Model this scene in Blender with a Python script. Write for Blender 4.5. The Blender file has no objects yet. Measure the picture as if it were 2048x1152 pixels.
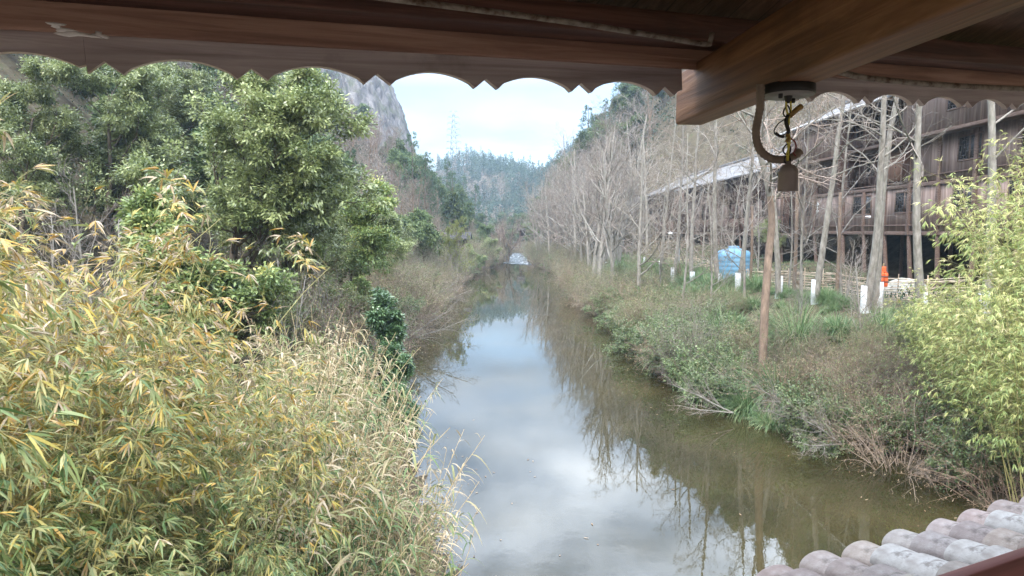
import bpy, math
import numpy as np
from mathutils import Matrix, Vector

# ------------------------------------------------------------------ camera / world / light
SC = bpy.context.scene
COL = SC.collection
F_PX, PITCH, EYE = 1350.0, math.radians(4.9), 6.0
cam_d = bpy.data.cameras.new('camera')
cam = bpy.data.objects.new('camera', cam_d)
COL.objects.link(cam)
cam.location = (0, 0, EYE)
cam.rotation_euler = (math.radians(90) - PITCH, 0, 0)
cam_d.sensor_width = 36.0
cam_d.lens = 36.0 * F_PX / 2048.0
cam_d.clip_start, cam_d.clip_end = 0.05, 3000
SC.camera = cam
SC.view_settings.view_transform = 'Standard'
SC.view_settings.look = 'None'
SC.view_settings.exposure = 1.7
SC.view_settings.gamma = 1.0
SC.view_settings.use_curve_mapping = False
SC.cycles.max_bounces = 6
SC.cycles.diffuse_bounces = 3
SC.cycles.glossy_bounces = 3
SC.cycles.transmission_bounces = 3
SC.cycles.volume_bounces = 1
SC.cycles.sample_clamp_indirect = 6

SUN_EL, SUN_AZ = math.radians(48), math.radians(200)      # azimuth clockwise from +Y


def setup_world():
    w = bpy.data.worlds.new('World')
    SC.world = w
    w.use_nodes = True
    nt = w.node_tree
    N, L = nt.nodes, nt.links
    bg = N['Background']
    sky = N.new('ShaderNodeTexSky')
    sky.sky_type = 'NISHITA'
    sky.sun_disc = False
    sky.sun_elevation = SUN_EL
    sky.sun_rotation = SUN_AZ
    sky.dust_density = 1.5
    tc = N.new('ShaderNodeTexCoord')
    sep = N.new('ShaderNodeSeparateXYZ')
    L.new(tc.outputs['Generated'], sep.inputs[0])
    zc = N.new('ShaderNodeMath'); zc.operation = 'MAXIMUM'; zc.inputs[1].default_value = 0.0
    L.new(sep.outputs['Z'], zc.inputs[0])
    za = N.new('ShaderNodeMath'); za.operation = 'ADD'; za.inputs[1].default_value = 0.22
    L.new(zc.outputs[0], za.inputs[0])
    dx = N.new('ShaderNodeMath'); dx.operation = 'DIVIDE'
    dy = N.new('ShaderNodeMath'); dy.operation = 'DIVIDE'
    L.new(sep.outputs['X'], dx.inputs[0]); L.new(za.outputs[0], dx.inputs[1])
    L.new(sep.outputs['Y'], dy.inputs[0]); L.new(za.outputs[0], dy.inputs[1])
    cmb = N.new('ShaderNodeCombineXYZ')
    L.new(dx.outputs[0], cmb.inputs[0]); L.new(dy.outputs[0], cmb.inputs[1])
    nz = N.new('ShaderNodeTexNoise')
    nz.inputs['Scale'].default_value = 1.7
    nz.inputs['Detail'].default_value = 5
    nz.inputs['Roughness'].default_value = 0.48
    L.new(cmb.outputs[0], nz.inputs['Vector'])
    cr = N.new('ShaderNodeValToRGB')
    cr.color_ramp.elements[0].position = 0.40
    cr.color_ramp.elements[0].color = (0.12, 0.12, 0.12, 1)
    cr.color_ramp.elements[1].position = 0.64
    cr.color_ramp.elements[1].color = (1, 1, 1, 1)
    L.new(nz.outputs['Fac'], cr.inputs[0])
    # cloud luminance: a veiled sky, brighter overhead than at the horizon
    br = N.new('ShaderNodeMapRange')
    br.inputs['From Min'].default_value = 0.20
    br.inputs['From Max'].default_value = 0.55
    br.inputs['To Min'].default_value = CLOUD_LOW
    br.inputs['To Max'].default_value = CLOUD_HIGH
    L.new(zc.outputs[0], br.inputs['Value'])
    cc = N.new('ShaderNodeVectorMath'); cc.operation = 'SCALE'
    cc.inputs[0].default_value = (0.86, 0.95, 1.08)
    L.new(br.outputs[0], cc.inputs['Scale'])
    tint = N.new('ShaderNodeVectorMath'); tint.operation = 'SCALE'
    tint.inputs['Scale'].default_value = 0.95
    L.new(sky.outputs[0], tint.inputs[0])
    mx = N.new('ShaderNodeMix'); mx.data_type = 'RGBA'
    L.new(cr.outputs[0], mx.inputs['Factor'])
    L.new(tint.outputs[0], mx.inputs['A'])
    L.new(cc.outputs[0], mx.inputs['B'])
    L.new(mx.outputs['Result'], bg.inputs['Color'])
    bg.inputs['Strength'].default_value = 0.1


CLOUD_LOW, CLOUD_HIGH = 2.2, 33.0
setup_world()
sun_d = bpy.data.lights.new('sun', 'SUN')
sun_d.energy = 1.5
sun_d.angle = math.radians(14)
sun_d.color = (1.0, 0.95, 0.88)
sun = bpy.data.objects.new('sun', sun_d)
COL.objects.link(sun)
sun.location = (-20, -40, 60)
_sd = Vector((math.sin(SUN_AZ) * math.cos(SUN_EL), math.cos(SUN_AZ) * math.cos(SUN_EL), math.sin(SUN_EL)))
sun.rotation_euler = (-_sd).to_track_quat('-Z', 'Y').to_euler()

HAZE_DENSITY = 0.0004
rng = np.random.default_rng(11)
PI = math.pi


# ------------------------------------------------------------------ helpers
def ray(px, py):
    u, v = (px - 1024) / F_PX, (576 - py) / F_PX
    return np.array([u, math.cos(PITCH) + v * math.sin(PITCH), -math.sin(PITCH) + v * math.cos(PITCH)])


def at(px, py, d):
    """world point seen at picture position px,py (2048-wide photo) at forward distance d"""
    r = ray(px, py)
    return np.array([0, 0, EYE]) + r * (d / r[1])


def ax(px, d):
    return (px - 1024) / F_PX * d


def smooth(a, b, x):
    t = np.clip((x - a) / (b - a), 0, 1)
    return t * t * (3 - 2 * t)


def nrm(v):
    return v / np.maximum(np.linalg.norm(v, axis=-1, keepdims=True), 1e-9)


def tag(o, label=None, cat=None, group=None, kind=None):
    if label: o['label'] = label
    if cat: o['category'] = cat
    if group: o['group'] = group
    if kind: o['kind'] = kind
    return o


def empty(name, loc, rz=0.0, scale=1.0):
    o = bpy.data.objects.new(name, None)
    o.empty_display_size = 0.3
    o.location = loc
    o.rotation_euler = (0, 0, rz)
    o.scale = (scale,) * 3
    COL.objects.link(o)
    return o


class Soup:
    """collects quads (and a per-vertex tint) for ONE mesh"""
    def __init__(self):
        self.V, self.F, self.T, self.n = [], [], [], 0

    def add(self, V, F, t=None):
        V = np.asarray(V, dtype=np.float32).reshape(-1, 3)
        F = np.asarray(F, dtype=np.int32).reshape(-1, 4)
        self.V.append(V); self.F.append(F + self.n)
        if t is None: t = np.full(len(V), 0.5, np.float32)
        self.T.append(np.broadcast_to(np.asarray(t, dtype=np.float32), (len(V),)))
        self.n += len(V)

    def box(self, x0, x1, y0, y1, z0, z1, t=0.5):
        V = [(x0, y0, z0), (x1, y0, z0), (x1, y1, z0), (x0, y1, z0), (x0, y0, z1), (x1, y0, z1), (x1, y1, z1), (x0, y1, z1)]
        F = [(0, 3, 2, 1), (4, 5, 6, 7), (0, 1, 5, 4), (1, 2, 6, 5), (2, 3, 7, 6), (3, 0, 4, 7)]
        self.add(V, F, t)

    def obox(self, c, ux, uy, uz, t=0.5):
        """oriented box: centre and three half-axis vectors"""
        c, ux, uy, uz = map(np.asarray, (c, ux, uy, uz))
        V = [c + sx * ux + sy * uy + sz * uz for sz in (-1, 1) for sx, sy in ((-1, -1), (1, -1), (1, 1), (-1, 1))]
        F = [(0, 3, 2, 1), (4, 5, 6, 7), (0, 1, 5, 4), (1, 2, 6, 5), (2, 3, 7, 6), (3, 0, 4, 7)]
        self.add(V, F, t)

    def bar(self, a, b, w, t=0.5):
        a, b = np.asarray(a, float), np.asarray(b, float)
        d = b - a
        l = np.linalg.norm(d)
        d = d / l
        r = np.array([0, 0, 1.0]) if abs(d[2]) < 0.9 else np.array([1.0, 0, 0])
        u = np.cross(d, r); u /= np.linalg.norm(u)
        self.obox((a + b) / 2, d * l / 2, u * w / 2, np.cross(d, u) * w / 2, t)

    def grid(self, P, t=None, wrap=False):
        P = np.asarray(P, dtype=np.float32)
        a, b = P.shape[:2]
        idx = np.arange(a * b).reshape(a, b)
        if wrap:
            idx = np.concatenate([idx, idx[:, :1]], 1)
        F = np.stack([idx[:-1, :-1], idx[:-1, 1:], idx[1:, 1:], idx[1:, :-1]], -1).reshape(-1, 4)
        self.add(P.reshape(-1, 3), F, t if t is None else np.asarray(t).reshape(-1))

    def tubes(self, P, R, sides=5, t=0.5):
        """P (N,K,3) paths, R (N,K) radii"""
        P, R = np.asarray(P, float), np.asarray(R, float)
        N, K = P.shape[:2]
        T = np.empty_like(P)
        T[:, 1:-1] = P[:, 2:] - P[:, :-2]
        T[:, 0] = P[:, 1] - P[:, 0]
        T[:, -1] = P[:, -1] - P[:, -2]
        T = nrm(T)
        m = T.mean(1)
        ref = np.zeros((N, 3))
        ref[np.arange(N), np.argmin(np.abs(m), 1)] = 1
        U = nrm(np.cross(T, ref[:, None, :]))
        W = np.cross(T, U)
        a = np.arange(sides) * 2 * PI / sides
        V = P[:, :, None, :] + R[:, :, None, None] * (np.cos(a)[None, None, :, None] * U[:, :, None, :] + np.sin(a)[None, None, :, None] * W[:, :, None, :])
        idx = np.arange(N * K * sides).reshape(N, K, sides)
        nx = np.roll(idx, -1, 2)
        F = np.stack([idx[:, :-1], nx[:, :-1], nx[:, 1:], idx[:, 1:]], -1).reshape(-1, 4)
        if np.ndim(t) == 1:
            t = np.repeat(np.asarray(t), K * sides)
        self.add(V.reshape(-1, 3), F, t)

    def tube(self, pts, r, sides=8, t=0.5):
        pts = np.asarray(pts, float)
        self.tubes(pts[None], np.broadcast_to(np.asarray(r, float), (1, len(pts))), sides, t)
        if sides == 8 or sides == 12:     # close both ends
            pass

    def lathe(self, prof, c=(0, 0, 0), n=16, t=0.5):
        prof = np.asarray(prof, float)
        a = np.arange(n) * 2 * PI / n
        P = np.stack([prof[:, None, 0] * np.cos(a), prof[:, None, 0] * np.sin(a), np.repeat(prof[:, 1:2], n, 1)], -1) + np.asarray(c)
        self.grid(P, None if t is None else np.full(P.shape[:2], t), wrap=True)

    def blades(self, pos, dirv, up, L, W, tint, st=(0, .3, .65, 1), wd=(.2, 1, .8, .04), droop=0.25, fold=0.0):
        """leaf / grass blades: strips along dirv, bending down by droop*L at the tip"""
        pos, dirv = np.asarray(pos, float), nrm(np.asarray(dirv, float))
        side = nrm(np.cross(dirv, np.asarray(up, float)))
        nn = np.cross(side, dirv)
        st, wd = np.asarray(st, float), np.asarray(wd, float)
        n, k = len(pos), len(st)
        L = np.broadcast_to(L, (n,)); W = np.broadcast_to(W, (n,)); droop = np.broadcast_to(droop, (n,))
        c = pos[:, None] + dirv[:, None] * (L[:, None] * st)[..., None]
        c = c - np.array([0, 0, 1.0]) * (L[:, None] * droop[:, None] * st ** 2)[..., None]
        off = side[:, None] * (W[:, None] * wd * 0.5)[..., None]
        V = np.stack([c - off, c + off], 2).reshape(-1, 3)
        b = (np.arange(n) * 2 * k)[:, None] + (np.arange(k - 1) * 2)
        F = np.stack([b, b + 1, b + 3, b + 2], -1).reshape(-1, 4)
        self.add(V, F, np.repeat(np.broadcast_to(tint, (n,)), 2 * k))

    def mesh(self, name, mat, smooth_=False):
        me = bpy.data.meshes.new(name)
        V = np.concatenate(self.V); F = np.concatenate(self.F); T = np.concatenate(self.T)
        me.vertices.add(len(V))
        me.vertices.foreach_set('co', V.ravel())
        me.loops.add(F.size)
        me.loops.foreach_set('vertex_index', F.ravel())
        me.polygons.add(len(F))
        me.polygons.foreach_set('loop_start', np.arange(0, F.size, 4, dtype=np.int32))
        if smooth_:
            me.polygons.foreach_set('use_smooth', np.ones(len(F), dtype=bool))
        at_ = me.attributes.new('tint', 'FLOAT', 'POINT')
        at_.data.foreach_set('value', T.astype(np.float32))
        me.update(calc_edges=True)
        me.materials.append(mat)
        return me

    def build(self, name, mat, parent=None, smooth_=False, loc=None):
        o = bpy.data.objects.new(name, self.mesh(name, mat, smooth_))
        COL.objects.link(o)
        if parent: o.parent = parent
        if loc is not None: o.location = loc
        return o


def link_mesh(name, me, parent=None):
    o = bpy.data.objects.new(name, me)
    COL.objects.link(o)
    if parent: o.parent = parent
    return o


# ------------------------------------------------------------------ materials
def new_mat(name):
    m = bpy.data.materials.new(name)
    m.use_nodes = True
    m.node_tree.nodes.clear()
    nt = m.node_tree
    out = nt.nodes.new('ShaderNodeOutputMaterial')
    return m, nt, nt.nodes, nt.links, out


def ramp(N, stops):
    r = N.new('ShaderNodeValToRGB')
    e = r.color_ramp.elements
    while len(e) > 1: e.remove(e[-1])
    e[0].position, e[0].color = stops[0][0], (*stops[0][1], 1)
    for p, c in stops[1:]:
        x = e.new(p); x.color = (*c, 1)
    return r


def leaf_mat(name, stops, transl=0.35, rough=0.5, spec=0.35, vary=0.25):
    m, nt, N, L, out = new_mat(name)
    a = N.new('ShaderNodeAttribute'); a.attribute_name = 'tint'
    r = ramp(N, stops)
    L.new(a.outputs['Fac'], r.inputs[0])
    oi = N.new('ShaderNodeObjectInfo')
    mr = N.new('ShaderNodeMapRange')
    mr.inputs['To Min'].default_value = 1 - vary; mr.inputs['To Max'].default_value = 1 + vary
    L.new(oi.outputs['Random'], mr.inputs['Value'])
    hs = N.new('ShaderNodeHueSaturation')
    L.new(r.outputs[0], hs.inputs['Color'])
    L.new(mr.outputs[0], hs.inputs['Value'])
    p = N.new('ShaderNodeBsdfPrincipled')
    p.inputs['Roughness'].default_value = rough
    p.inputs['Specular IOR Level'].default_value = spec
    L.new(hs.outputs[0], p.inputs['Base Color'])
    t = N.new('ShaderNodeBsdfTranslucent')
    L.new(hs.outputs[0], t.inputs['Color'])
    mx = N.new('ShaderNodeMixShader'); mx.inputs[0].default_value = transl
    L.new(p.outputs[0], mx.inputs[1]); L.new(t.outputs[0], mx.inputs[2])
    L.new(mx.outputs[0], out.inputs[0])
    return m


def noise_mat(name, stops, scale=(1, 1, 1), nscale=4.0, detail=6, rough=0.8, bump=0.0, spec=0.3, coord='Object', second=None, planks=None, tint_amt=0.0, distort=0.0, vary=0.0, bdist=.02):
    """stops over a (stretched) noise; second=(scale, (r,g,b), lo, hi, amount) lays stains over; planks=(axis, width)"""
    m, nt, N, L, out = new_mat(name)
    tc = N.new('ShaderNodeTexCoord')
    mp = N.new('ShaderNodeMapping'); mp.inputs['Scale'].default_value = scale
    L.new(tc.outputs[coord], mp.inputs[0])
    nz = N.new('ShaderNodeTexNoise')
    nz.inputs['Scale'].default_value = nscale; nz.inputs['Detail'].default_value = detail
    nz.inputs['Roughness'].default_value = 0.6
    nz.inputs['Distortion'].default_value = distort
    L.new(mp.outputs[0], nz.inputs['Vector'])
    r = ramp(N, stops)
    L.new(nz.outputs['Fac'], r.inputs[0])
    col = r.outputs[0]
    hgt = nz.outputs['Fac']
    if planks:
        axis, wid = planks
        sp = N.new('ShaderNodeSeparateXYZ')
        L.new(tc.outputs[coord], sp.inputs[0])
        dv = N.new('ShaderNodeMath'); dv.operation = 'DIVIDE'; dv.inputs[1].default_value = wid
        L.new(sp.outputs[axis], dv.inputs[0])
        fl = N.new('ShaderNodeMath'); fl.operation = 'FLOOR'
        L.new(dv.outputs[0], fl.inputs[0])
        fr = N.new('ShaderNodeMath'); fr.operation = 'FRACT'
        L.new(dv.outputs[0], fr.inputs[0])
        wn = N.new('ShaderNodeTexWhiteNoise'); wn.noise_dimensions = '1D'
        L.new(fl.outputs[0], wn.inputs['W'])
        mr = N.new('ShaderNodeMapRange'); mr.inputs['To Min'].default_value = 0.72; mr.inputs['To Max'].default_value = 1.3
        L.new(wn.outputs['Value'], mr.inputs['Value'])
        hs = N.new('ShaderNodeHueSaturation')
        L.new(col, hs.inputs['Color']); L.new(mr.outputs[0], hs.inputs['Value'])
        # groove between boards
        pp = N.new('ShaderNodeMath'); pp.operation = 'PINGPONG'; pp.inputs[1].default_value = 0.5
        L.new(dv.outputs[0], pp.inputs[0])
        gr = N.new('ShaderNodeMapRange'); gr.inputs['From Max'].default_value = 0.035
        gr.inputs['To Min'].default_value = 0.25
        L.new(pp.outputs[0], gr.inputs['Value'])
        mu = N.new('ShaderNodeMix'); mu.data_type = 'RGBA'; mu.blend_type = 'MULTIPLY'
        mu.inputs['Factor'].default_value = 1.0
        L.new(hs.outputs[0], mu.inputs['A'])
        L.new(gr.outputs[0], mu.inputs['B'])
        col = mu.outputs['Result']
    if second:
        sc2, c2, lo, hi, amt = second
        n2 = N.new('ShaderNodeTexNoise'); n2.inputs['Scale'].default_value = sc2; n2.inputs['Detail'].default_value = 8
        n2.inputs['Roughness'].default_value = 0.68
        L.new(tc.outputs[coord], n2.inputs['Vector'])
        mr2 = N.new('ShaderNodeMapRange'); mr2.inputs['From Min'].default_value = lo; mr2.inputs['From Max'].default_value = hi
        mr2.inputs['To Max'].default_value = amt
        L.new(n2.outputs['Fac'], mr2.inputs['Value'])
        m2 = N.new('ShaderNodeMix'); m2.data_type = 'RGBA'
        L.new(mr2.outputs[0], m2.inputs['Factor'])
        L.new(col, m2.inputs['A']); m2.inputs['B'].default_value = (*c2, 1)
        col = m2.outputs['Result']
    if tint_amt:
        a = N.new('ShaderNodeAttribute'); a.attribute_name = 'tint'
        mr3 = N.new('ShaderNodeMapRange'); mr3.inputs['To Min'].default_value = 1 - tint_amt; mr3.inputs['To Max'].default_value = 1 + tint_amt
        L.new(a.outputs['Fac'], mr3.inputs['Value'])
        h3 = N.new('ShaderNodeHueSaturation')
        L.new(col, h3.inputs['Color']); L.new(mr3.outputs[0], h3.inputs['Value'])
        col = h3.outputs[0]
    if vary:
        oi = N.new('ShaderNodeObjectInfo')
        h4 = N.new('ShaderNodeHueSaturation')
        for sock, lo, hi, mul in (('Value', 1 - vary, 1 + vary, 1.0), ('Saturation', .65, 1.2, 7.31), ('Hue', .485, .525, 13.7)):
            mm_ = N.new('ShaderNodeMath'); mm_.operation = 'MULTIPLY'; mm_.inputs[1].default_value = mul
            L.new(oi.outputs['Random'], mm_.inputs[0])
            ff = N.new('ShaderNodeMath'); ff.operation = 'FRACT'
            L.new(mm_.outputs[0], ff.inputs[0])
            m5 = N.new('ShaderNodeMapRange'); m5.inputs['To Min'].default_value = lo; m5.inputs['To Max'].default_value = hi
            L.new(ff.outputs[0], m5.inputs['Value'])
            L.new(m5.outputs[0], h4.inputs[sock])
        L.new(col, h4.inputs['Color'])
        col = h4.outputs[0]
    p = N.new('ShaderNodeBsdfPrincipled')
    p.inputs['Roughness'].default_value = rough
    p.inputs['Specular IOR Level'].default_value = spec
    L.new(col, p.inputs['Base Color'])
    if bump:
        b = N.new('ShaderNodeBump'); b.inputs['Strength'].default_value = bump; b.inputs['Distance'].default_value = bdist
        L.new(hgt, b.inputs['Height'])
        L.new(b.outputs[0], p.inputs['Normal'])
    L.new(p.outputs[0], out.inputs[0])
    return m


M = {}
M['bamboo_gold'] = leaf_mat('yellowing bamboo leaf', [(0, (.04, .08, .022)), (.22, (.09, .14, .045)), (.40, (.18, .22, .075)), (.55, (.28, .26, .11)), (.68, (.36, .29, .06)), (.78, (.40, .23, .045)), (.88, (.32, .245, .15)), (1, (.42, .34, .24))], .3, .45, .4, .12)
M['bamboo_green'] = leaf_mat('green bamboo leaf', [(0, (.07, .12, .03)), (.35, (.18, .25, .08)), (.65, (.33, .37, .13)), (.88, (.48, .46, .18)), (1, (.52, .45, .26))], .35, .45, .4, .12)
M['reed'] = leaf_mat('reed leaf', [(0, (.05, .09, .03)), (.3, (.12, .17, .06)), (.55, (.23, .235, .10)), (.75, (.32, .26, .15)), (1, (.42, .34, .23))], .3, .5, .35, .12)
M['camphor'] = leaf_mat('broad evergreen leaf', [(0, (.08, .11, .04)), (.5, (.21, .25, .095)), (.85, (.33, .37, .17)), (1, (.40, .42, .21))], .34, .36, .75, .18)
M['camphor_light'] = leaf_mat('light evergreen leaf', [(0, (.08, .13, .04)), (.5, (.22, .29, .10)), (.85, (.33, .38, .13)), (1, (.44, .41, .13))], .28, .4, .5, .12)
M['glossy'] = leaf_mat('glossy dark shrub leaf', [(0, (.03, .06, .025)), (.6, (.08, .15, .06)), (1, (.19, .27, .12))], .15, .3, .7, .1)
M['hill_green'] = leaf_mat('hillside foliage', [(0, (.055, .085, .035)), (.5, (.115, .16, .065)), (1, (.20, .24, .10))], .25, .6, .2, .35)
M['pine'] = leaf_mat('pine needles', [(0, (.03, .06, .033)), (.6, (.07, .12, .065)), (1, (.12, .17, .09))], .2, .6, .2, .25)
M['ivy'] = leaf_mat('bank creeper leaf', [(0, (.05, .085, .03)), (.5, (.13, .185, .075)), (1, (.25, .30, .14))], .3, .4, .5, .15)
M['grass'] = leaf_mat('tussock grass', [(0, (.06, .12, .05)), (.45, (.15, .235, .10)), (.75, (.27, .34, .17)), (1, (.42, .37, .22))], .3, .5, .3, .12)
M['dry'] = leaf_mat('dry leaves', [(0, (.16, .10, .06)), (.5, (.32, .23, .15)), (1, (.5, .4, .28))], .3, .7, .2, .2)
M['new_leaf'] = leaf_mat('sparse yellow green leaf', [(0, (.16, .2, .06)), (1, (.36, .38, .12))], .4, .5, .3, .15)
M['far_leaf'] = leaf_mat('far forest leaf', [(0, (.03, .05, .03)), (.45, (.07, .10, .06)), (.7, (.115, .14, .08)), (.78, (.17, .14, .11)), (1, (.235, .20, .165))], .2, .7, .15, .2)

M['bark_pale'] = noise_mat('pale bark', [(.3, (.13, .115, .095)), (.55, (.25, .23, .20)), (.75, (.36, .335, .30))], (1, 1, .35), 9, 6, .85, .35, second=(2.2, (.22, .24, .18), .5, .72, .5), tint_amt=.2)
M['twig_pale'] = noise_mat('pale twigs', [(.3, (.16, .13, .105)), (.7, (.32, .27, .23))], (1, 1, 1), 3, 2, .8, tint_amt=.25, vary=.3)
M['bark_dark'] = noise_mat('dark bark', [(.3, (.05, .04, .03)), (.7, (.15, .12, .09))], (1, 1, .35), 9, 6, .9, .4, tint_amt=.2)
M['bark_brown'] = noise_mat('brown bark', [(.3, (.11, .08, .06)), (.7, (.25, .18, .13))], (1, 1, .3), 10, 6, .85, .4, tint_amt=.2)
M['twig_brown'] = noise_mat('brown twigs', [(.3, (.13, .095, .07)), (.7, (.29, .225, .175))], (1, 1, 1), 2, 2, .85, tint_amt=.25, vary=.3)
M['twig_hill'] = noise_mat('hillside twigs', [(.3, (.14, .11, .09)), (.7, (.27, .215, .18))], (1, 1, 1), .6, 2, .85, tint_amt=.25, vary=.3)
M['culm'] = noise_mat('bamboo culm', [(.3, (.22, .22, .08)), (.7, (.42, .36, .16))], (1, 1, .3), 6, 3, .5, tint_amt=.2)
M['straw'] = noise_mat('dry reed stalk', [(.3, (.34, .25, .14)), (.7, (.58, .46, .28))], (1, 1, .3), 5, 3, .7, tint_amt=.25)
M['whitewash'] = noise_mat('whitewash on trunk', [(.3, (.36, .37, .37)), (.6, (.58, .60, .61))], (1, 1, 1), 6, 5, .9, second=(5, (.4, .36, .3), .55, .7, .6))
M['ground'] = noise_mat('earth and litter', [(.25, (.03, .026, .016)), (.45, (.065, .052, .034)), (.6, (.095, .08, .05)), (.75, (.05, .065, .028))], (1, 1, 1), .9, 10, .95, .6, .1, second=(5.0, (.17, .14, .10), .54, .68, .5))


def wood(name, stops, planks=None, scale=(.045, 1, 1), nscale=26, bump=.35, second=None, rough=.6, spec=.35):
    return noise_mat(name, stops, scale, nscale, 8, rough, bump, spec, 'Object', second, planks, distort=.6)


M['beam'] = wood('varnished beam', [(.3, (.09, .038, .019)), (.5, (.20, .092, .045)), (.72, (.36, .185, .10))], second=(1.6, (.05, .028, .018), .56, .74, .6))
M['purlin'] = wood('dark purlin', [(.3, (.035, .015, .011)), (.5, (.075, .031, .021)), (.72, (.15, .07, .048))], second=(1.6, (.04, .022, .018), .55, .72, .6))
M['valance'] = wood('weathered valance board', [(.3, (.22, .175, .165)), (.5, (.38, .32, .305)), (.72, (.54, .475, .455))], second=(2.2, (.10, .07, .06), .56, .72, .6))
M['fascia'] = wood('lighter fascia board', [(.3, (.13, .065, .045)), (.5, (.25, .135, .092)), (.72, (.42, .26, .19))], second=(1.3, (.09, .045, .03), .56, .74, .6))
M['sawn'] = wood('pale sawn edge', [(.3, (.50, .40, .36)), (.7, (.70, .60, .55))])
M['ceiling'] = wood('ceiling boards', [(.3, (.06, .03, .018)), (.5, (.105, .054, .032)), (.7, (.17, .095, .058))], planks=(0, .14), scale=(1, .12, 1))
M['sill'] = wood('red brown painted board', [(.3, (.14, .045, .035)), (.7, (.22, .075, .06))], bump=.08)
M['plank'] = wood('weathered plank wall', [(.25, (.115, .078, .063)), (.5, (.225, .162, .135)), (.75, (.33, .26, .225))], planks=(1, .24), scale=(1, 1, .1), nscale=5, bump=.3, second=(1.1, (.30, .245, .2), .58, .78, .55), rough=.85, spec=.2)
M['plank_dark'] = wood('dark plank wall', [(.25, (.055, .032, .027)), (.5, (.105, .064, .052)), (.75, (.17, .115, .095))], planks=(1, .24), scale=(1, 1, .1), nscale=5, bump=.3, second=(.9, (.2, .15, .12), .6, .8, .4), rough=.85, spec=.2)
M['timber'] = wood('house timber', [(.3, (.075, .048, .038)), (.7, (.20, .14, .115))], scale=(1, .15, 1), bump=.2, second=(2.0, (.26, .21, .17), .56, .75, .5), rough=.85, spec=.2)
M['door_wood'] = wood('lighter door boards', [(.3, (.24, .13, .085)), (.7, (.38, .235, .165))], planks=(1, .5), scale=(1, 1, .1), rough=.75)
M['lattice'] = noise_mat('dark lattice', [(.3, (.045, .04, .038)), (.7, (.10, .085, .075))], nscale=8, rough=.7)
M['pane'] = noise_mat('dark window pane', [(.3, (.02, .022, .025)), (.7, (.045, .05, .055))], nscale=1.5, rough=.25, spec=.5)
M['room_shade'] = noise_mat('painted room shade', [(.3, (.012, .010, .009)), (.7, (.02, .017, .015))], nscale=2, rough=.95)  # near-black colour that stands in for the shade inside the rooms
M['roof_tile'] = noise_mat('grey roof tiles', [(.3, (.10, .10, .105)), (.55, (.17, .17, .175)), (.75, (.25, .25, .25))], (1, 1, 1), 2.2, 8, .85, .2, second=(.8, (.22, .21, .19), .5, .7, .6), tint_amt=.25)
M['old_roof'] = noise_mat('old dark roof', [(.3, (.025, .023, .023)), (.7, (.055, .05, .05))], nscale=2, rough=.9)
M['tile'] = noise_mat('pinkish clay tile', [(.3, (.27, .22, .20)), (.5, (.40, .335, .305)), (.72, (.52, .46, .43))], (1, 1, 1), 14, 9, .95, .6, .08, 'Object', (11, (.12, .10, .085), .55, .68, .65), tint_amt=.3, vary=.07)
M['tile_limed'] = noise_mat('lime washed tile', [(.3, (.31, .27, .25)), (.5, (.48, .455, .43)), (.7, (.60, .585, .565))], (1, 1, 1), 12, 9, .95, .5, .08, second=(11, (.2, .17, .15), .56, .66, .75), tint_amt=.12)
M['rust_pipe'] = noise_mat('rusty painted pipe', [(.35, (.07, .042, .025)), (.5, (.20, .165, .13)), (.7, (.29, .255, .21))], (1, 1, 1), 30, 8, .6, .2)
M['conduit'] = noise_mat('dusty flexible conduit', [(.3, (.14, .105, .08)), (.7, (.27, .215, .17))], nscale=20, rough=.7)
M['black_metal'] = noise_mat('black enamel', [(.3, (.012, .012, .013)), (.7, (.03, .028, .027))], nscale=12, rough=.45)
M['grey_plate'] = noise_mat('dusty grey plate', [(.3, (.20, .19, .18)), (.7, (.30, .28, .27))], nscale=15, rough=.6)
M['socket'] = noise_mat('taupe lamp socket', [(.3, (.22, .18, .165)), (.7, (.30, .255, .235))], nscale=14, rough=.5)
M['wire_yellow'] = noise_mat('yellow wire', [(.3, (.5, .42, .05)), (.7, (.65, .55, .1))], nscale=10, rough=.4)
M['wire_brown'] = noise_mat('brown tape', [(.3, (.18, .11, .03)), (.7, (.32, .2, .06))], nscale=30, rough=.5)
M['wire_red'] = noise_mat('red wire', [(.3, (.16, .03, .03)), (.7, (.24, .05, .04))], nscale=10, rough=.4)
M['plaster'] = noise_mat('dried plaster drips', [(.3, (.5, .46, .43)), (.7, (.75, .72, .69))], nscale=20, rough=.9)
M['blue_tank'] = noise_mat('faded blue plastic', [(.3, (.10, .24, .36)), (.55, (.14, .29, .42)), (.75, (.25, .36, .44))], nscale=1.6, rough=.55, second=(3, (.35, .45, .5), .55, .75, .5))
M['orange'] = noise_mat('orange nylon', [(.3, (.72, .10, .03)), (.7, (.85, .19, .06))], nscale=6, rough=.7)
M['belt'] = noise_mat('dark webbing', [(.3, (.05, .04, .04)), (.7, (.1, .09, .08))], nscale=6, rough=.8)
M['rock'] = noise_mat('cliff limestone', [(.28, (.04, .038, .04)), (.42, (.10, .095, .098)), (.56, (.16, .152, .152)), (.72, (.27, .25, .24))], (1, 1, .22), .55, 12, .95, .9, .1, second=(.25, (.10, .11, .07), .5, .62, .7), distort=1.2, bdist=1.2)
M['stone'] = noise_mat('mossy stone', [(.3, (.26, .27, .25)), (.7, (.48, .48, .45))], nscale=3, rough=.95, second=(2.5, (.18, .22, .1), .52, .66, .6))
M['steel'] = noise_mat('galvanised steel', [(.3, (.20, .21, .22)), (.7, (.28, .29, .30))], nscale=2, rough=.5)
M['white_paint'] = noise_mat('white paint', [(.3, (.74, .75, .76)), (.7, (.82, .83, .84))], nscale=5, rough=.5)
M['red_text'] = noise_mat('red lettering', [(.3, (.5, .05, .05)), (.7, (.6, .08, .07))], nscale=5, rough=.6)
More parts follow.
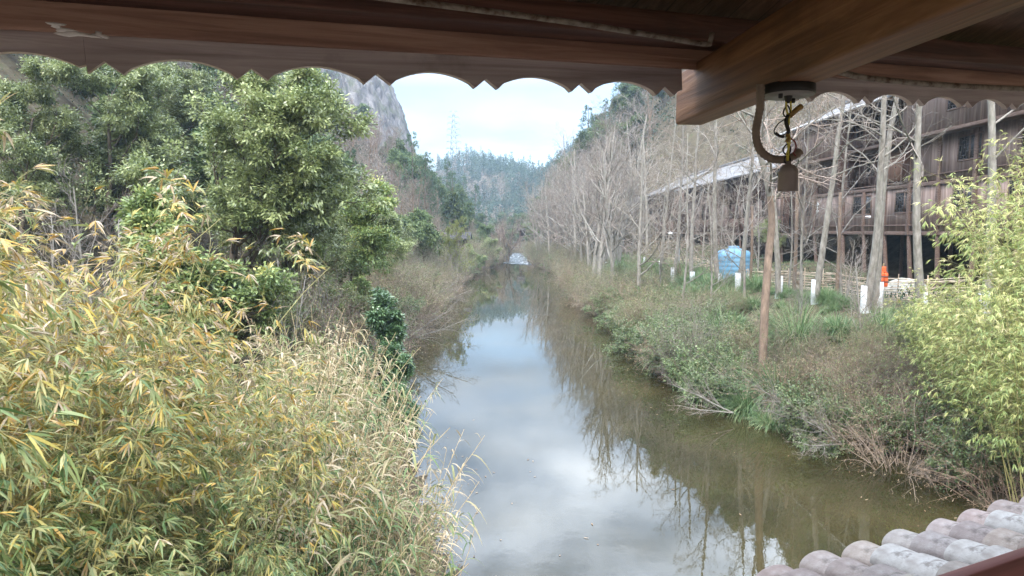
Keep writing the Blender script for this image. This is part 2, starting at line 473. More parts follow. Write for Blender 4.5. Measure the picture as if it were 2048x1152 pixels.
M['wattle'] = noise_mat('woven bamboo strips', [(.3, (.36, .27, .19)), (.5, (.52, .42, .32)), (.7, (.68, .58, .47))], (1, 1, 1), 3, 4, .7, tint_amt=.3)


def water_mat():
    m, nt, N, L, out = new_mat('river water')
    tc = N.new('ShaderNodeTexCoord')
    n1 = N.new('ShaderNodeTexNoise'); n1.inputs['Scale'].default_value = .35; n1.inputs['Detail'].default_value = 6
    L.new(tc.outputs['Object'], n1.inputs['Vector'])
    r = ramp(N, [(.3, (.018, .0165, .007)), (.5, (.029, .025, .010)), (.7, (.046, .037, .015))])
    L.new(n1.outputs['Fac'], r.inputs[0])
    p = N.new('ShaderNodeBsdfPrincipled')
    p.inputs['Roughness'].default_value = .012
    p.inputs['IOR'].default_value = 1.75
    L.new(r.outputs[0], p.inputs['Base Color'])
    mp = N.new('ShaderNodeMapping'); mp.inputs['Scale'].default_value = (1, .6, 1)
    L.new(tc.outputs['Object'], mp.inputs[0])
    n2 = N.new('ShaderNodeTexNoise'); n2.inputs['Scale'].default_value = 4.5; n2.inputs['Detail'].default_value = 3
    L.new(mp.outputs[0], n2.inputs['Vector'])
    # breeze patches: ripples come and go over the surface
    n3 = N.new('ShaderNodeTexNoise'); n3.inputs['Scale'].default_value = .12; n3.inputs['Detail'].default_value = 2
    L.new(tc.outputs['Object'], n3.inputs['Vector'])
    mr = N.new('ShaderNodeMapRange'); mr.inputs['From Min'].default_value = .4; mr.inputs['From Max'].default_value = .65
    mr.inputs['To Min'].default_value = .006; mr.inputs['To Max'].default_value = .03
    L.new(n3.outputs['Fac'], mr.inputs['Value'])
    b = N.new('ShaderNodeBump'); b.inputs['Distance'].default_value = .06
    L.new(mr.outputs[0], b.inputs['Strength'])
    L.new(n2.outputs['Fac'], b.inputs['Height'])
    L.new(b.outputs[0], p.inputs['Normal'])
    L.new(p.outputs[0], out.inputs[0])
    return m


def foam_mat():
    m, nt, N, L, out = new_mat('rapids foam')
    tc = N.new('ShaderNodeTexCoord')
    mp = N.new('ShaderNodeMapping'); mp.inputs['Scale'].default_value = (1.3, .22, 1)
    L.new(tc.outputs['Object'], mp.inputs[0])
    n1 = N.new('ShaderNodeTexNoise'); n1.inputs['Scale'].default_value = 1.3; n1.inputs['Detail'].default_value = 6
    L.new(mp.outputs[0], n1.inputs['Vector'])
    r = ramp(N, [(.46, (.03, .035, .03)), (.56, (.18, .20, .22)), (.68, (.42, .45, .48))])
    L.new(n1.outputs['Fac'], r.inputs[0])
    p = N.new('ShaderNodeBsdfPrincipled')
    p.inputs['Roughness'].default_value = .25
    L.new(r.outputs[0], p.inputs['Base Color'])
    b = N.new('ShaderNodeBump'); b.inputs['Distance'].default_value = .2; b.inputs['Strength'].default_value = .6
    L.new(n1.outputs['Fac'], b.inputs['Height']); L.new(b.outputs[0], p.inputs['Normal'])
    L.new(p.outputs[0], out.inputs[0])
    return m


# ------------------------------------------------------------------ terrain and river
YL = np.array([-40, 0, 9, 11.7, 15, 18.9, 24, 34, 58, 85, 105, 116, 135, 150, 182, 250, 300, 420, 900.])
XL = np.array([-1.5, -.6, -.5, -.8, -1.7, -2.9, -4.8, -5.1, -5.4, -5.2, -3.2, -2.0, -1.2, -.6, .2, -16, -34, -60, -120])
YR = np.array([-40, 0, 12, 14.9, 17.2, 18.9, 20, 22.2, 27.7, 31, 42, 58, 80, 95, 112, 130, 150, 182, 250, 300, 420, 900.])
XR = np.array([13, 12, 10.7, 10.1, 9.4, 8.7, 7.4, 6.7, 5.8, 5.5, 5.8, 4.8, 5.7, 6.2, 3.8, 3.2, 3.3, 3.7, -8, -22, -48, -108])


def xl(y): return np.interp(y, YL, XL)
def xr(y): return np.interp(y, YR, XR)


def vnoise(x, y, s, seed=0):
    x, y = np.asarray(x, float) / s, np.asarray(y, float) / s
    xi, yi = np.floor(x), np.floor(y)
    fx, fy = x - xi, y - yi
    fx, fy = fx * fx * (3 - 2 * fx), fy * fy * (3 - 2 * fy)
    def h(a, b):
        v = np.sin(a * 127.1 + b * 311.7 + seed * 74.7) * 43758.5453
        return v - np.floor(v)
    return (h(xi, yi) * (1 - fx) + h(xi + 1, yi) * fx) * (1 - fy) + (h(xi, yi + 1) * (1 - fx) + h(xi + 1, yi + 1) * fx) * fy


def ground(x, y):
    x, y = np.asarray(x, float), np.asarray(y, float)
    sr, sl = x - xr(y), xl(y) - x
    hr = np.interp(y, [0, 60, 90, 115, 150, 190, 230, 265, 340], [19, 19, 16, 7, 3.5, 3.5, 12, 26, 42])
    hl = np.interp(y, [0, 50, 110, 200], [17, 15, 9, 9])
    sd = np.maximum(sr, sl)
    right = 3.2 * smooth(.2, 7.8, sr) + 1.5 * smooth(8, 16, sr)
    hill_r = np.interp(y, [0, 90, 130, 400], [1.12, 1.15, 1.5, 1.4]) * np.maximum(0, sr - hr)
    hill_r = 75 * (1 - np.exp(-hill_r / 75))
    left = np.interp(y, [0, 8, 16, 30], [.5, .7, 1.6, 2.4]) * smooth(.2, 5, sl) + 1.2 * smooth(4, 14, sl)
    hill_l = 1.05 * np.maximum(0, sl - hl) * (1 - smooth(205, 262, y))
    hill_l = 90 * (1 - np.exp(-hill_l / 90))
    z = np.where(sr > 0, right + hill_r, 0) + np.where(sl > 0, left + hill_l, 0)
    z = z - 1.2 * (1 - smooth(-1.8, .8, sd))
    inside = sd < 0
    far = 45 * np.exp(-((x + 30) / 85) ** 2) * np.exp(-((y - 480) / 85) ** 2) * smooth(250, 360, y)
    far = far + 14 * np.exp(-((x - 75) / 70) ** 2) * np.exp(-((y - 430) / 110) ** 2)
    far = far + 30 * np.exp(-((x + 170) / 90) ** 2) * np.exp(-((y - 420) / 130) ** 2)
    z = np.where(inside, z, np.maximum(z, far))
    away = smooth(0, 30, np.maximum(sr, sl))
    z = z + np.where(inside, 0, (vnoise(x, y, 2.2, 1) - .5) * .35 * smooth(.3, 2, np.maximum(sr, sl)) + (vnoise(x, y, 11, 2) - .5) * 3.0 * away + (vnoise(x, y, 37, 3) - .5) * 9 * away)
    return z


def gz(x, y): return float(ground(x, y))


def axis_lines(segs):
    out = [segs[0][0]]
    for a, b, st in segs:
        n = max(1, int(round((b - a) / st)))
        out += list(np.linspace(a, b, n + 1)[1:])
    return np.array(out)


gx = axis_lines([(-500, -120, 12), (-120, -30, 2.5), (-30, -9, .9), (-9, 13, .3), (13, 32, .8), (32, 120, 2.5), (120, 500, 12)])
gy = axis_lines([(-60, 4, 3), (4, 40, .45), (40, 120, 1.2), (120, 280, 2.5), (280, 560, 6), (560, 1000, 30)])
GX, GY = np.meshgrid(gx, gy)
s = Soup()
s.grid(np.stack([GX, GY, ground(GX, GY)], -1))
tag(s.build('ground', M['ground'], smooth_=True), kind='structure')

s = Soup()
ys = np.linspace(-50, 430, 120)
P = np.stack([np.stack([xl(ys) - 3, ys, np.zeros_like(ys)], -1), np.stack([xr(ys) + 3, ys, np.zeros_like(ys)], -1)], 1)
s.grid(P)
tag(s.build('river_water', water_mat()), kind='structure')
s = Soup()
ys = np.linspace(122, 178, 90)
us = np.linspace(0.02, .98, 26)
yy = np.repeat(ys[:, None], 26, 1) - 6 * us[None]
xx = xl(yy) * (1 - us) + xr(yy) * us
zz = .012 + .05 * vnoise(xx * 2.2, yy, 1.4, 5)
s.grid(np.stack([xx, yy, zz], -1))
tag(s.build('rapids_water', foam_mat(), smooth_=True), kind='structure')


# ------------------------------------------------------------------ plant growing
def grow(st, dr, ln, r0, K, wig=.15, trop=0.0, end=.35, rg=rng):
    st, dr = np.asarray(st, float), nrm(np.asarray(dr, float))
    n = len(st)
    P = np.empty((n, K, 3)); P[:, 0] = st
    d = dr.copy()
    step = (np.asarray(ln, float) / (K - 1))[:, None]
    for k in range(1, K):
        d = nrm(d + rg.normal(0, wig, (n, 3)) + np.array([0, 0, trop]))
        P[:, k] = P[:, k - 1] + d * step
    R = np.asarray(r0, float)[:, None] * np.linspace(1, end, K)[None]
    return P, R


def kids(P, R, ln, npar, lo, hi, ang, ang_sd, lr, rr, rg=rng, taper=.45, up=0.0):
    """children: start, dir, length, radius"""
    n, K = P.shape[:2]
    u = (np.arange(npar)[None] + rg.uniform(0, 1, (n, npar))) / npar * (hi - lo) + lo
    f = u * (K - 1)
    i = np.clip(f.astype(int), 0, K - 2)
    fr = (f - i)[..., None]
    r = np.arange(n)[:, None]
    pos = P[r, i] * (1 - fr) + P[r, i + 1] * fr
    t = nrm(P[r, i + 1] - P[r, i])
    ref = nrm(rg.normal(0, 1, t.shape))
    side = nrm(np.cross(t, ref))
    a = np.radians(rg.normal(ang, ang_sd, u.shape))[..., None]
    d = t * np.cos(a) + side * np.sin(a)
    d[..., 2] += up
    rad = (R[r, i] * (1 - fr[..., 0]) + R[r, i + 1] * fr[..., 0]) * rr
    L = np.asarray(ln, float)[:, None] * lr * (1 - taper * (u - lo) / max(hi - lo, 1e-6)) * rg.uniform(.7, 1.25, u.shape)
    return pos.reshape(-1, 3), nrm(d.reshape(-1, 3)), L.ravel(), rad.ravel()


def along(P, m, lo, hi, rg=rng):
    n, K = P.shape[:2]
    f = rg.uniform(lo, hi, (n, m)) * (K - 1)
    i = np.clip(f.astype(int), 0, K - 2)
    fr = (f - i)[..., None]
    r = np.arange(n)[:, None]
    return (P[r, i] * (1 - fr) + P[r, i + 1] * fr).reshape(-1, 3), nrm(P[r, i + 1] - P[r, i]).reshape(-1, 3)


DIAMOND = dict(st=(0, .45, 1), wd=(.15, 1, .08))
CARD = dict(st=(0, 1), wd=(.9, .6))


class Proto:
    """list of (part name, mesh)"""
    def __init__(self, parts): self.parts = parts

    def place(self, name, loc, rz=0, sc=1.0, label=None, cat=None, group=None, tilt=None):
        o = empty(name, loc, rz, sc)
        if tilt: o.rotation_euler = (tilt[0], tilt[1], rz)
        tag(o, label, cat, group)
        for nm, me in self.parts:
            link_mesh(nm, me, o)
        return o


def bare_tree(seed, H=11, r1k=.5, r=.16, clear=.35, n1=9, n2=6, n3=5, n4=3, a1=62, bark='bark_pale', twig='twig_pale', lean=.05, up=.06, spread=.42, fork=1, leaves=None):
    g = np.random.default_rng(seed)
    tr, tw = Soup(), Soup()
    st = np.zeros((fork, 3)); st[:, 2] = -.3
    st[:, :2] += g.normal(0, .08, (fork, 2)) * (fork > 1)
    d = np.stack([g.normal(0, lean + .12 * (fork > 1), fork), g.normal(0, lean + .12 * (fork > 1), fork), np.ones(fork)], -1)
    ln = np.full(fork, H) * g.uniform(.85, 1, fork)
    P, R = grow(st, d, ln, np.full(fork, r), 12, .03, .01, .25, g)
    tr.tubes(P, R, 8, .5)
    s1, d1, l1, r1 = kids(P, R, ln, n1, clear, .98, a1, 10, spread, r1k, g, .55, .15)
    P1, R1 = grow(s1, d1, l1, r1, 7, .13, up, .3, g)
    tr.tubes(P1, R1, 5, g.uniform(.3, .7, len(P1)))
    s2, d2, l2, r2 = kids(P1, R1, l1, n2, .2, 1, 48, 12, .5, .6, g, .5)
    P2, R2 = grow(s2, d2, l2, np.maximum(r2, .007), 5, .16, up, .4, g)
    tw.tubes(P2, R2, 4, g.uniform(.2, .8, len(P2)))
    s3, d3, l3, r3 = kids(P2, R2, l2, n3, .15, 1, 45, 14, .55, .65, g, .4)
    P3, R3 = grow(s3, d3, l3, np.maximum(r3, .005), 4, .18, up, .5, g)
    tw.tubes(P3, R3, 3, g.uniform(.2, .9, len(P3)))
    last = P3
    if n4:
        s4, d4, l4, r4 = kids(P3, R3, l3, n4, .2, 1, 42, 14, .55, .7, g, .3)
        P4, R4 = grow(s4, d4, l4, np.maximum(r4, .0042), 3, .15, up, .6, g)
        tw.tubes(P4, R4, 3, g.uniform(.3, 1, len(P4)))
        last = P4
    parts = [('trunk', tr.mesh('trunk', M[bark], True)), ('crown', tw.mesh('crown', M[twig]))]
    if leaves:
        mat, m, L, W = leaves
        lf = Soup()
        p, dd = along(last, m, .3, 1, g)
        dd = nrm(dd + g.normal(0, .6, dd.shape))
        lf.blades(p, dd, g.normal(0, 1, dd.shape) * .6 + np.array([0, 0, 1]), L * g.uniform(.6, 1.3, len(p)), W, g.uniform(0, 1, len(p)), **DIAMOND)
        parts.append(('leaves', lf.mesh('leaves', M[mat])))
    return Proto(parts)


def leafy_tree(seed, H=7.5, r=.16, clear=.25, n1=13, n2=7, n3=6, per=70, leaf=(.15, .062), mat='camphor', bark='bark_dark', spread=.5, a1=60, up=.10, cluster=.30, dead=0.0, tint=(.15, .95)):
    g = np.random.default_rng(seed)
    tr, lf = Soup(), Soup()
    P, R = grow(np.array([[0, 0, -.3]]), np.array([[g.normal(0, .06), g.normal(0, .06), 1]]), [H * .86], [r], 10, .06, 0, .25, g)
    tr.tubes(P, R, 8, .5)
    s1, d1, l1, r1 = kids(P, R, [H * .86], n1, clear, 1, a1, 14, spread, .55, g, .45, .1)
    P1, R1 = grow(s1, d1, l1, r1, 7, .14, up, .3, g)
    tr.tubes(P1, R1, 5, .5)
    s2, d2, l2, r2 = kids(P1, R1, l1, n2, .3, 1, 50, 15, .5, .6, g, .35)
    P2, R2 = grow(s2, d2, l2, np.maximum(r2, .008), 5, .16, up, .4, g)
    tr.tubes(P2, R2, 4, .5)
    s3, d3, l3, r3 = kids(P2, R2, l2, n3, .25, 1, 48, 15, .55, .6, g, .3)
    P3, R3 = grow(s3, d3, l3, np.maximum(r3, .005), 4, .16, up, .5, g)
    tr.tubes(P3, R3, 3, .5)
    c, dd = along(P3, per, .35, 1.0, g)
    n = len(c)
    off = nrm(g.normal(0, 1, (n, 3))) * (g.uniform(0, 1, (n, 1)) ** .6) * cluster * np.array([1, 1, .55])
    c = c + off
    dd = nrm(dd * .5 + off / cluster * .9 + g.normal(0, .45, (n, 3)) + np.array([0, 0, -.15]))
    upv = g.normal(0, .45, (n, 3)) + np.array([0, 0, 1])
    per_twig = np.repeat(g.normal(-.06, .2, len(P3)), per)
    t = np.clip(g.uniform(*tint, n) * .75 + .12 + per_twig, 0, 1)
    lf.blades(c, dd, upv, leaf[0] * g.uniform(.65, 1.25, n), leaf[1], t, droop=.15, **DIAMOND)
    return Proto([('trunk', tr.mesh('trunk', M[bark], True)), ('crown', lf.mesh('crown', M[mat]))])


def conifer(seed, H=12, mat='pine', n=46, spread=.27, needles=12):
    g = np.random.default_rng(seed)
    tr, lf = Soup(), Soup()
    P, R = grow(np.array([[0, 0, -.3]]), np.array([[0, 0, 1.]]), [H], [.16], 8, .02, 0, .15, g)
    tr.tubes(P, R, 6, .5)
    s1, d1, l1, r1 = kids(P, R, [H], n, .22, 1, 78, 10, spread, .3, g, .85)
    P1, R1 = grow(s1, d1, l1, np.maximum(r1, .012), 5, .08, -.03, .3, g)
    tr.tubes(P1, R1, 4, .5)
    s2, d2, l2, r2 = kids(P1, R1, l1, 8, .25, 1, 50, 12, .42, .5, g, .5)
    P2, R2 = grow(s2, d2, l2, np.full(len(s2), .008), 3, .1, 0, .5, g)
    c, dd = along(P2, needles, .1, 1, g)
    dd = nrm(dd + g.normal(0, .55, dd.shape) + np.array([0, 0, .2]))
    lf.blades(c, dd, g.normal(0, 1, dd.shape), .26 * g.uniform(.6, 1.3, len(c)), .05, g.uniform(0, 1, len(c)), **DIAMOND)
    return Proto([('trunk', tr.mesh('trunk', M['bark_dark'], True)), ('crown', lf.mesh('crown', M[mat]))])


def bamboo(seed, H=5.5, n=22, nb=20, ns=6, nl=5, L=.18, W=.024, mat='bamboo_gold', tint=(.1, 1), lean=.35, grav=-.05, bl=.22, tintshift=.0):
    g = np.random.default_rng(seed)
    cu, lf = Soup(), Soup()
    a = g.uniform(0, 2 * PI, n); q = np.sqrt(g.uniform(0, 1, n)) * .45
    st = np.stack([np.cos(a) * q, np.sin(a) * q, np.full(n, -.2)], -1)
    tilt = g.uniform(.3, 1, n) * lean
    d = np.stack([np.cos(a) * tilt, np.sin(a) * tilt, np.ones(n)], -1)
    ln = H * g.uniform(.7, 1.12, n)
    P = np.empty((n, 12, 3)); P[:, 0] = st
    dd = nrm(d)
    for k in range(1, 12):
        dd = nrm(dd + g.normal(0, .03, (n, 3)) + np.array([0, 0, grav * (k / 6) ** 1.6]))
        P[:, k] = P[:, k - 1] + dd * (ln / 11)[:, None]
    R = g.uniform(.011, .02, n)[:, None] * np.linspace(1, .2, 12)[None]
    cu.tubes(P, R, 6, g.uniform(.2, .8, n))
    s1, d1, l1, r1 = kids(P, R, ln, nb, .38, 1, 58, 16, bl, .35, g, .45)
    P1, R1 = grow(s1, d1, l1, np.clip(r1, .0025, .005), 5, .10, -.07, .5, g)
    cu.tubes(P1, R1, 3, .4)
    s2, d2, l2, r2 = kids(P1, R1, l1, ns, .25, 1, 42, 14, .34, .6, g, .3)
    P2, R2 = grow(s2, d2, l2, np.clip(r2, .0016, .003), 3, .1, -.1, .6, g)
    cu.tubes(P2, R2, 3, .5)
    m = len(P2)
    tip, td = P2[:, -1], nrm(P2[:, -1] - P2[:, -2])
    tip = np.repeat(tip, nl, 0); td = np.repeat(td, nl, 0)
    # leaves fan out in a plane round the twig tip and hang a little
    side = nrm(np.cross(td, np.array([0, 0, 1.]) + g.normal(0, .2, td.shape)))
    fan = np.tile(np.linspace(-1, 1, nl), m)[:, None] * .75 + g.normal(0, .18, (m * nl, 1))
    ld = nrm(td + side * fan + g.normal(0, .16, td.shape) + np.array([0, 0, -.28]))
    tip = tip - td * g.uniform(0, .05, (m * nl, 1))
    hz_ = np.clip(P2[:, -1, 2] / H, 0, 1.1)
    tw = np.repeat(np.clip(tint[0] + (tint[1] - tint[0]) * (.62 * g.uniform(0, 1, m) + .48 * hz_ ** 1.3 - .04), 0, 1), nl)     # leaf tint shifts with height, darker green low, paler yellow high
    t = np.clip(tw + g.normal(0, .13, m * nl), 0, 1)
    lf.blades(tip, ld, g.normal(0, .5, td.shape) + np.array([0, 0, 1]), L * g.uniform(.55, 1.25, m * nl), W * g.uniform(.8, 1.2, m * nl), t, droop=g.uniform(.1, .5, m * nl))
    return Proto([('culms', cu.mesh('culms', M['culm'], True)), ('foliage', lf.mesh('foliage', M[mat]))])


def reed(seed, H=2.7, n=26, spread=.6, nl=13, L=.55, tint=(.1, 1), lean=.22, bias=(0, 0), plumes=1):
    g = np.random.default_rng(seed)
    st_, lf = Soup(), Soup()
    a = g.uniform(0, 2 * PI, n); q = np.sqrt(g.uniform(0, 1, n)) * spread
    st = np.stack([np.cos(a) * q, np.sin(a) * q, np.full(n, -.15)], -1)
    d = np.stack([np.cos(a) * lean + bias[0] + g.normal(0, .12, n), np.sin(a) * lean + bias[1] + g.normal(0, .12, n), np.ones(n)], -1)
    ln = H * g.uniform(.55, 1.1, n)
    P, R = grow(st, d, ln, g.uniform(.006, .011, n), 8, .05, -.02, .45, g)
    st_.tubes(P, R, 5, g.uniform(.1, .9, n))
    p, dd = along(P, nl, .28, 1.0, g)
    side = nrm(np.cross(dd, g.normal(0, 1, dd.shape)))
    ld = nrm(dd * .75 + side * g.uniform(.5, 1.1, (len(p), 1)))
    t = np.clip(np.repeat(g.uniform(*tint, n), nl) + g.normal(0, .2, len(p)), 0, 1)
    ll = L * g.uniform(.45, 1.2, len(p))
    lf.blades(p, ld, np.array([0, 0, 1.]) + g.normal(0, .35, dd.shape), ll, .03 * g.uniform(.7, 1.3, len(p)), t, st=(0, .2, .45, .7, .88, 1), wd=(.5, 1, .95, .7, .4, .04), droop=g.uniform(.35, 1.0, len(p)))
    parts = [('stalks', st_.mesh('stalks', M['straw'], True)), ('foliage', lf.mesh('foliage', M['reed']))]
    if plumes:
        pl = Soup()
        k = min(plumes, n)
        base = P[:k, -1]; bd = nrm(P[:k, -1] - P[:k, -2])
        q2, R2 = grow(base, bd, np.full(k, .55), np.full(k, .006), 6, .05, -.03, .3, g)
        pp, pd = along(q2, 90, 0, 1, g)
        pd = nrm(pd + g.normal(0, .25, pd.shape))
        pl.tubes(q2, R2, 4, .6)
        pl.blades(pp, pd, g.normal(0, 1, pd.shape), .09 * g.uniform(.5, 1.2, len(pp)), .008, g.uniform(.6, 1, len(pp)), **DIAMOND)
        parts.append(('plume', pl.mesh('plume', M['dry'])))
    return Proto(parts)


def brush(seed, H=1.8, n=34, n2=7, n3=5, n4=0, twig='twig_brown', leaves=None, lean=.7, r=.011, grav=-.05, stem='stems', wig=.16):
    """a many-stemmed twiggy bush; leaves=(mat, per twig, L, W, lo, hi)"""
    g = np.random.default_rng(seed)
    tw = Soup()
    a = g.uniform(0, 2 * PI, n); q = np.sqrt(g.uniform(0, 1, n)) * H * .28
    st = np.stack([np.cos(a) * q, np.sin(a) * q, np.full(n, -.15)], -1)
    tl = g.uniform(.1, 1, n) * lean
    d = np.stack([np.cos(a) * tl, np.sin(a) * tl, np.ones(n)], -1)
    ln = H * g.uniform(.6, 1.2, n)
    P, R = grow(st, d, ln, r * g.uniform(.6, 1.3, n), 8, .10, grav, .35, g)
    tw.tubes(P, R, 4, g.uniform(.2, .8, n))
    s2, d2, l2, r2 = kids(P, R, ln, n2, .2, 1, 45, 16, .45, .6, g, .4)
    P2, R2 = grow(s2, d2, l2, np.maximum(r2, .0035), 5, wig, grav * .5, .5, g)
    tw.tubes(P2, R2, 3, g.uniform(.2, .9, len(P2)))
    s3, d3, l3, r3 = kids(P2, R2, l2, n3, .15, 1, 45, 16, .5, .7, g, .3)
    P3, R3 = grow(s3, d3, l3, np.maximum(r3, .0028), 4, wig, grav * .5, .6, g)
    tw.tubes(P3, R3, 3, g.uniform(.3, 1, len(P3)))
    parts = [(stem, tw.mesh(stem, M[twig]))]
    if leaves:
        mat, m, L, W, lo, hi = leaves
        lf = Soup()
        p, dd = along(P3, m, .2, 1, g)
        dd = nrm(dd + g.normal(0, .8, dd.shape))
        p = p + g.normal(0, L * .5, p.shape)
        lf.blades(p, dd, g.normal(0, .6, dd.shape) + np.array([0, 0, 1]), L * g.uniform(.6, 1.3, len(p)), W, np.clip(g.uniform(lo, hi, len(p)) + np.repeat(g.normal(0, .1, len(P3)), m), 0, 1), droop=.2, **DIAMOND)
        parts.append(('foliage', lf.mesh('foliage', M[mat])))
    return Proto(parts)


def tussock(seed, H=1.3, n=620, mat='grass', tint=(0, .8), spread=.26, W=.017):
    g = np.random.default_rng(seed)
    lf = Soup()
    a = g.uniform(0, 2 * PI, n); q = np.sqrt(g.uniform(0, 1, n)) * spread
    p = np.stack([np.cos(a) * q, np.sin(a) * q, np.full(n, -.05)], -1)
    k = g.uniform(.15, .95, n)
    d = np.stack([np.cos(a) * k + g.normal(0, .15, n), np.sin(a) * k + g.normal(0, .15, n), np.ones(n)], -1)
    lf.blades(p, d, np.stack([-np.cos(a), -np.sin(a), np.ones(n) * .6], -1), H * g.uniform(.6, 1.35, n), W * g.uniform(.7, 1.3, n), np.clip(g.uniform(*tint, n) + (g.uniform(0, 1, n) > .85) * .3, 0, 1),
              st=(0, .25, .5, .7, .86, 1), wd=(.8, 1, .9, .7, .45, .05), droop=g.uniform(.25, 1.0, n))
    return Proto([('blades', lf.mesh('blades', M[mat]))])


# ------------------------------------------------------------------ the covered bridge (we stand inside it)
AZ = math.radians(65)
B = np.array([math.sin(AZ), math.cos(AZ), 0])           # along the bridge
NV = np.array([-math.cos(AZ), math.sin(AZ), 0])         # outwards, upstream
bridge = tag(empty('covered_bridge', (0, 0, 0)), 'dark timber covered bridge with scalloped eaves seen from inside', 'bridge')


def bframe(origin, rise=0.0):
    """local x along the bridge (rising by rise), local y outwards, local z up"""
    x = B + np.array([0, 0, rise]); x = x / np.linalg.norm(x)
    y = NV
    z = np.cross(x, y)
    m = Matrix.Identity(4)
    for i in range(3):
        m[i][0], m[i][1], m[i][2], m[i][3] = float(x[i]), float(y[i]), float(z[i]), float(origin[i])
    return m


def bpt(t, d, z): return B * t + NV * d + np.array([0, 0, z])


def bevel(o, w=.006, seg=2):
    md = o.modifiers.new('bevel', 'BEVEL'); md.width = w; md.segments = seg; md.limit_method = 'ANGLE'
    return o


RISE = .051


def zline(t): return EYE + .420 + RISE * t          # height of the valance tips


T0, T1 = -3.5, 7.5
SP = .346                                                # scallop spacing


def valance(t_a, t_b, name='valance'):
    """fretted board: flat top edge, arches between paired teeth along its lower edge; local x from t_a"""
    th, top = .022, .102
    xs = []
    k0 = math.floor((t_a + .218) / SP) - 1
    k1 = math.ceil((t_b + .218) / SP) + 1
    pts = []
    for k in range(k0, k1):
        c = -.192 + k * SP                                # centre of the notch between two teeth
        pts += [(c - .038, 0.0), (c, .030), (c + .040, 0.0)]
        for j in range(1, 16):
            u = j / 16
            pts.append((c + .040 + (SP - .078) * u, .003 + .040 * math.sin(PI * u) ** .75))
    pts = [p for p in pts if t_a < p[0] < t_b]
    pts = [(t_a, .02)] + pts + [(t_b, .02)]
    pts = np.array(pts); x = pts[:, 0]; y = pts[:, 1]
    f = Soup()
    face_in = np.stack([np.stack([x, np.zeros_like(x), y], -1), np.stack([x, np.zeros_like(x), np.full_like(x, top)], -1)], 0)
    face_out = face_in + np.array([0, th, 0])
    f.grid(face_in); f.grid(face_out[::-1])
    f.grid(np.stack([face_in[1], face_out[1]], 0))
    e = Soup()
    e.grid(np.stack([face_out[0], face_in[0]], 0) - np.array([0, 0, .0008]))
    for xx, yy in ((t_a, .02), (t_b, .02)):
        f.grid(np.array([[(xx, 0, yy), (xx, th, yy)], [(xx, 0, top), (xx, th, top)]]))
    o = f.build(name, M['valance'], bridge)
    ed = e.build('sawn_edge', M['sawn'], o)
    org = bpt(0, 2.0, EYE + .402)
    o.matrix_world = bframe(org, RISE)
    return o


def long_beam(name, d0, d1, z0, z1, mat, ta=T0, tb=T1, rise=RISE, bev=.006):
    sp = Soup()
    n = 24
    xs = np.linspace(ta, tb, n)
    wob = (vnoise(xs, xs * 0 + d0 * 9, .8, 3) - .5) * .006
    ring = np.array([(d0, z0), (d1, z0), (d1, z1), (d0, z1)])
    Pg = np.stack([np.stack([xs, np.full(n, r[0]), r[1] + wob], -1) for r in ring], 1)
    sp.grid(Pg, wrap=True)
    o = sp.build(name, M[mat], bridge)
    o.matrix_world = bframe(bpt(0, 0, EYE), rise)
    return bevel(o, bev)


# the left board stops at the cross beam, the right one starts beyond it
valance(T0, -.232)
valance(-.2314, 1.615)
valance(1.70, T1)
long_beam('fascia_board', 1.972, 1.997, .492, .640, 'fascia')
long_beam('eave_purlin', 1.845, 1.969, .556, .640, 'purlin')

# sloping board ceiling, up from the eave to the ridge and down on the far side
cs = Soup()
ring = np.array([(2.06, .643), (-.4, 1.55), (-2.9, .643)])
xs = np.linspace(T0 - 1, T1 + 1, 3)
cs.grid(np.stack([np.stack([xs, np.full(3, r[0]), np.full(3, r[1])], -1) for r in ring], 0))
cs.grid(np.stack([np.stack([xs, np.full(3, r[0]), np.full(3, r[1] + .12)], -1) for r in ring[::-1]], 0))
o = cs.build('ceiling_boards', M['ceiling'], bridge)
o.matrix_world = bframe(bpt(0, 0, EYE), RISE)
long_beam('inner_purlin', .72, .86, 1.03, 1.13, 'purlin')
long_beam('deck_boards', -2.6, 1.12, -1.75, -1.63, 'ceiling', -5, 9, 0)

# the cross beam that runs out over the river
vp = ray(926, 426); vp = vp / vp[1]
a_l, a_t, a_r = at(1350, 250, 2.72), at(1344, 150, 2.72), at(1406, 252, 2.72)
wv = (a_r - a_l); wv[1] = 0; wv[2] = 0
hv = np.array([0, 0, a_t[2] - a_l[2]])
near = -vp * 2.6
cbm = Soup()
c0 = a_l + wv / 2 + hv / 2
L_ = np.linalg.norm(near)
cbm.obox((L_ / 2, 0, 0), (L_ / 2, 0, 0), (0, np.linalg.norm(wv) / 2, 0), (0, 0, np.linalg.norm(hv) / 2))
o = cbm.build('cross_beam', M['beam'], bridge)
xv = near / L_
yv = np.cross([0, 0, 1.0], xv); yv /= np.linalg.norm(yv)
zv = np.cross(xv, yv)
m4 = Matrix.Identity(4)
for i in range(3):
    m4[i][0], m4[i][1], m4[i][2], m4[i][3] = float(xv[i]), float(yv[i]), float(zv[i]), float(c0[i])
o.matrix_world = m4
bevel(o, .008)
BEAM_Z = float(a_l[2])                                     # underside of the cross beam at its outer end
BEAM_DIR = -vp

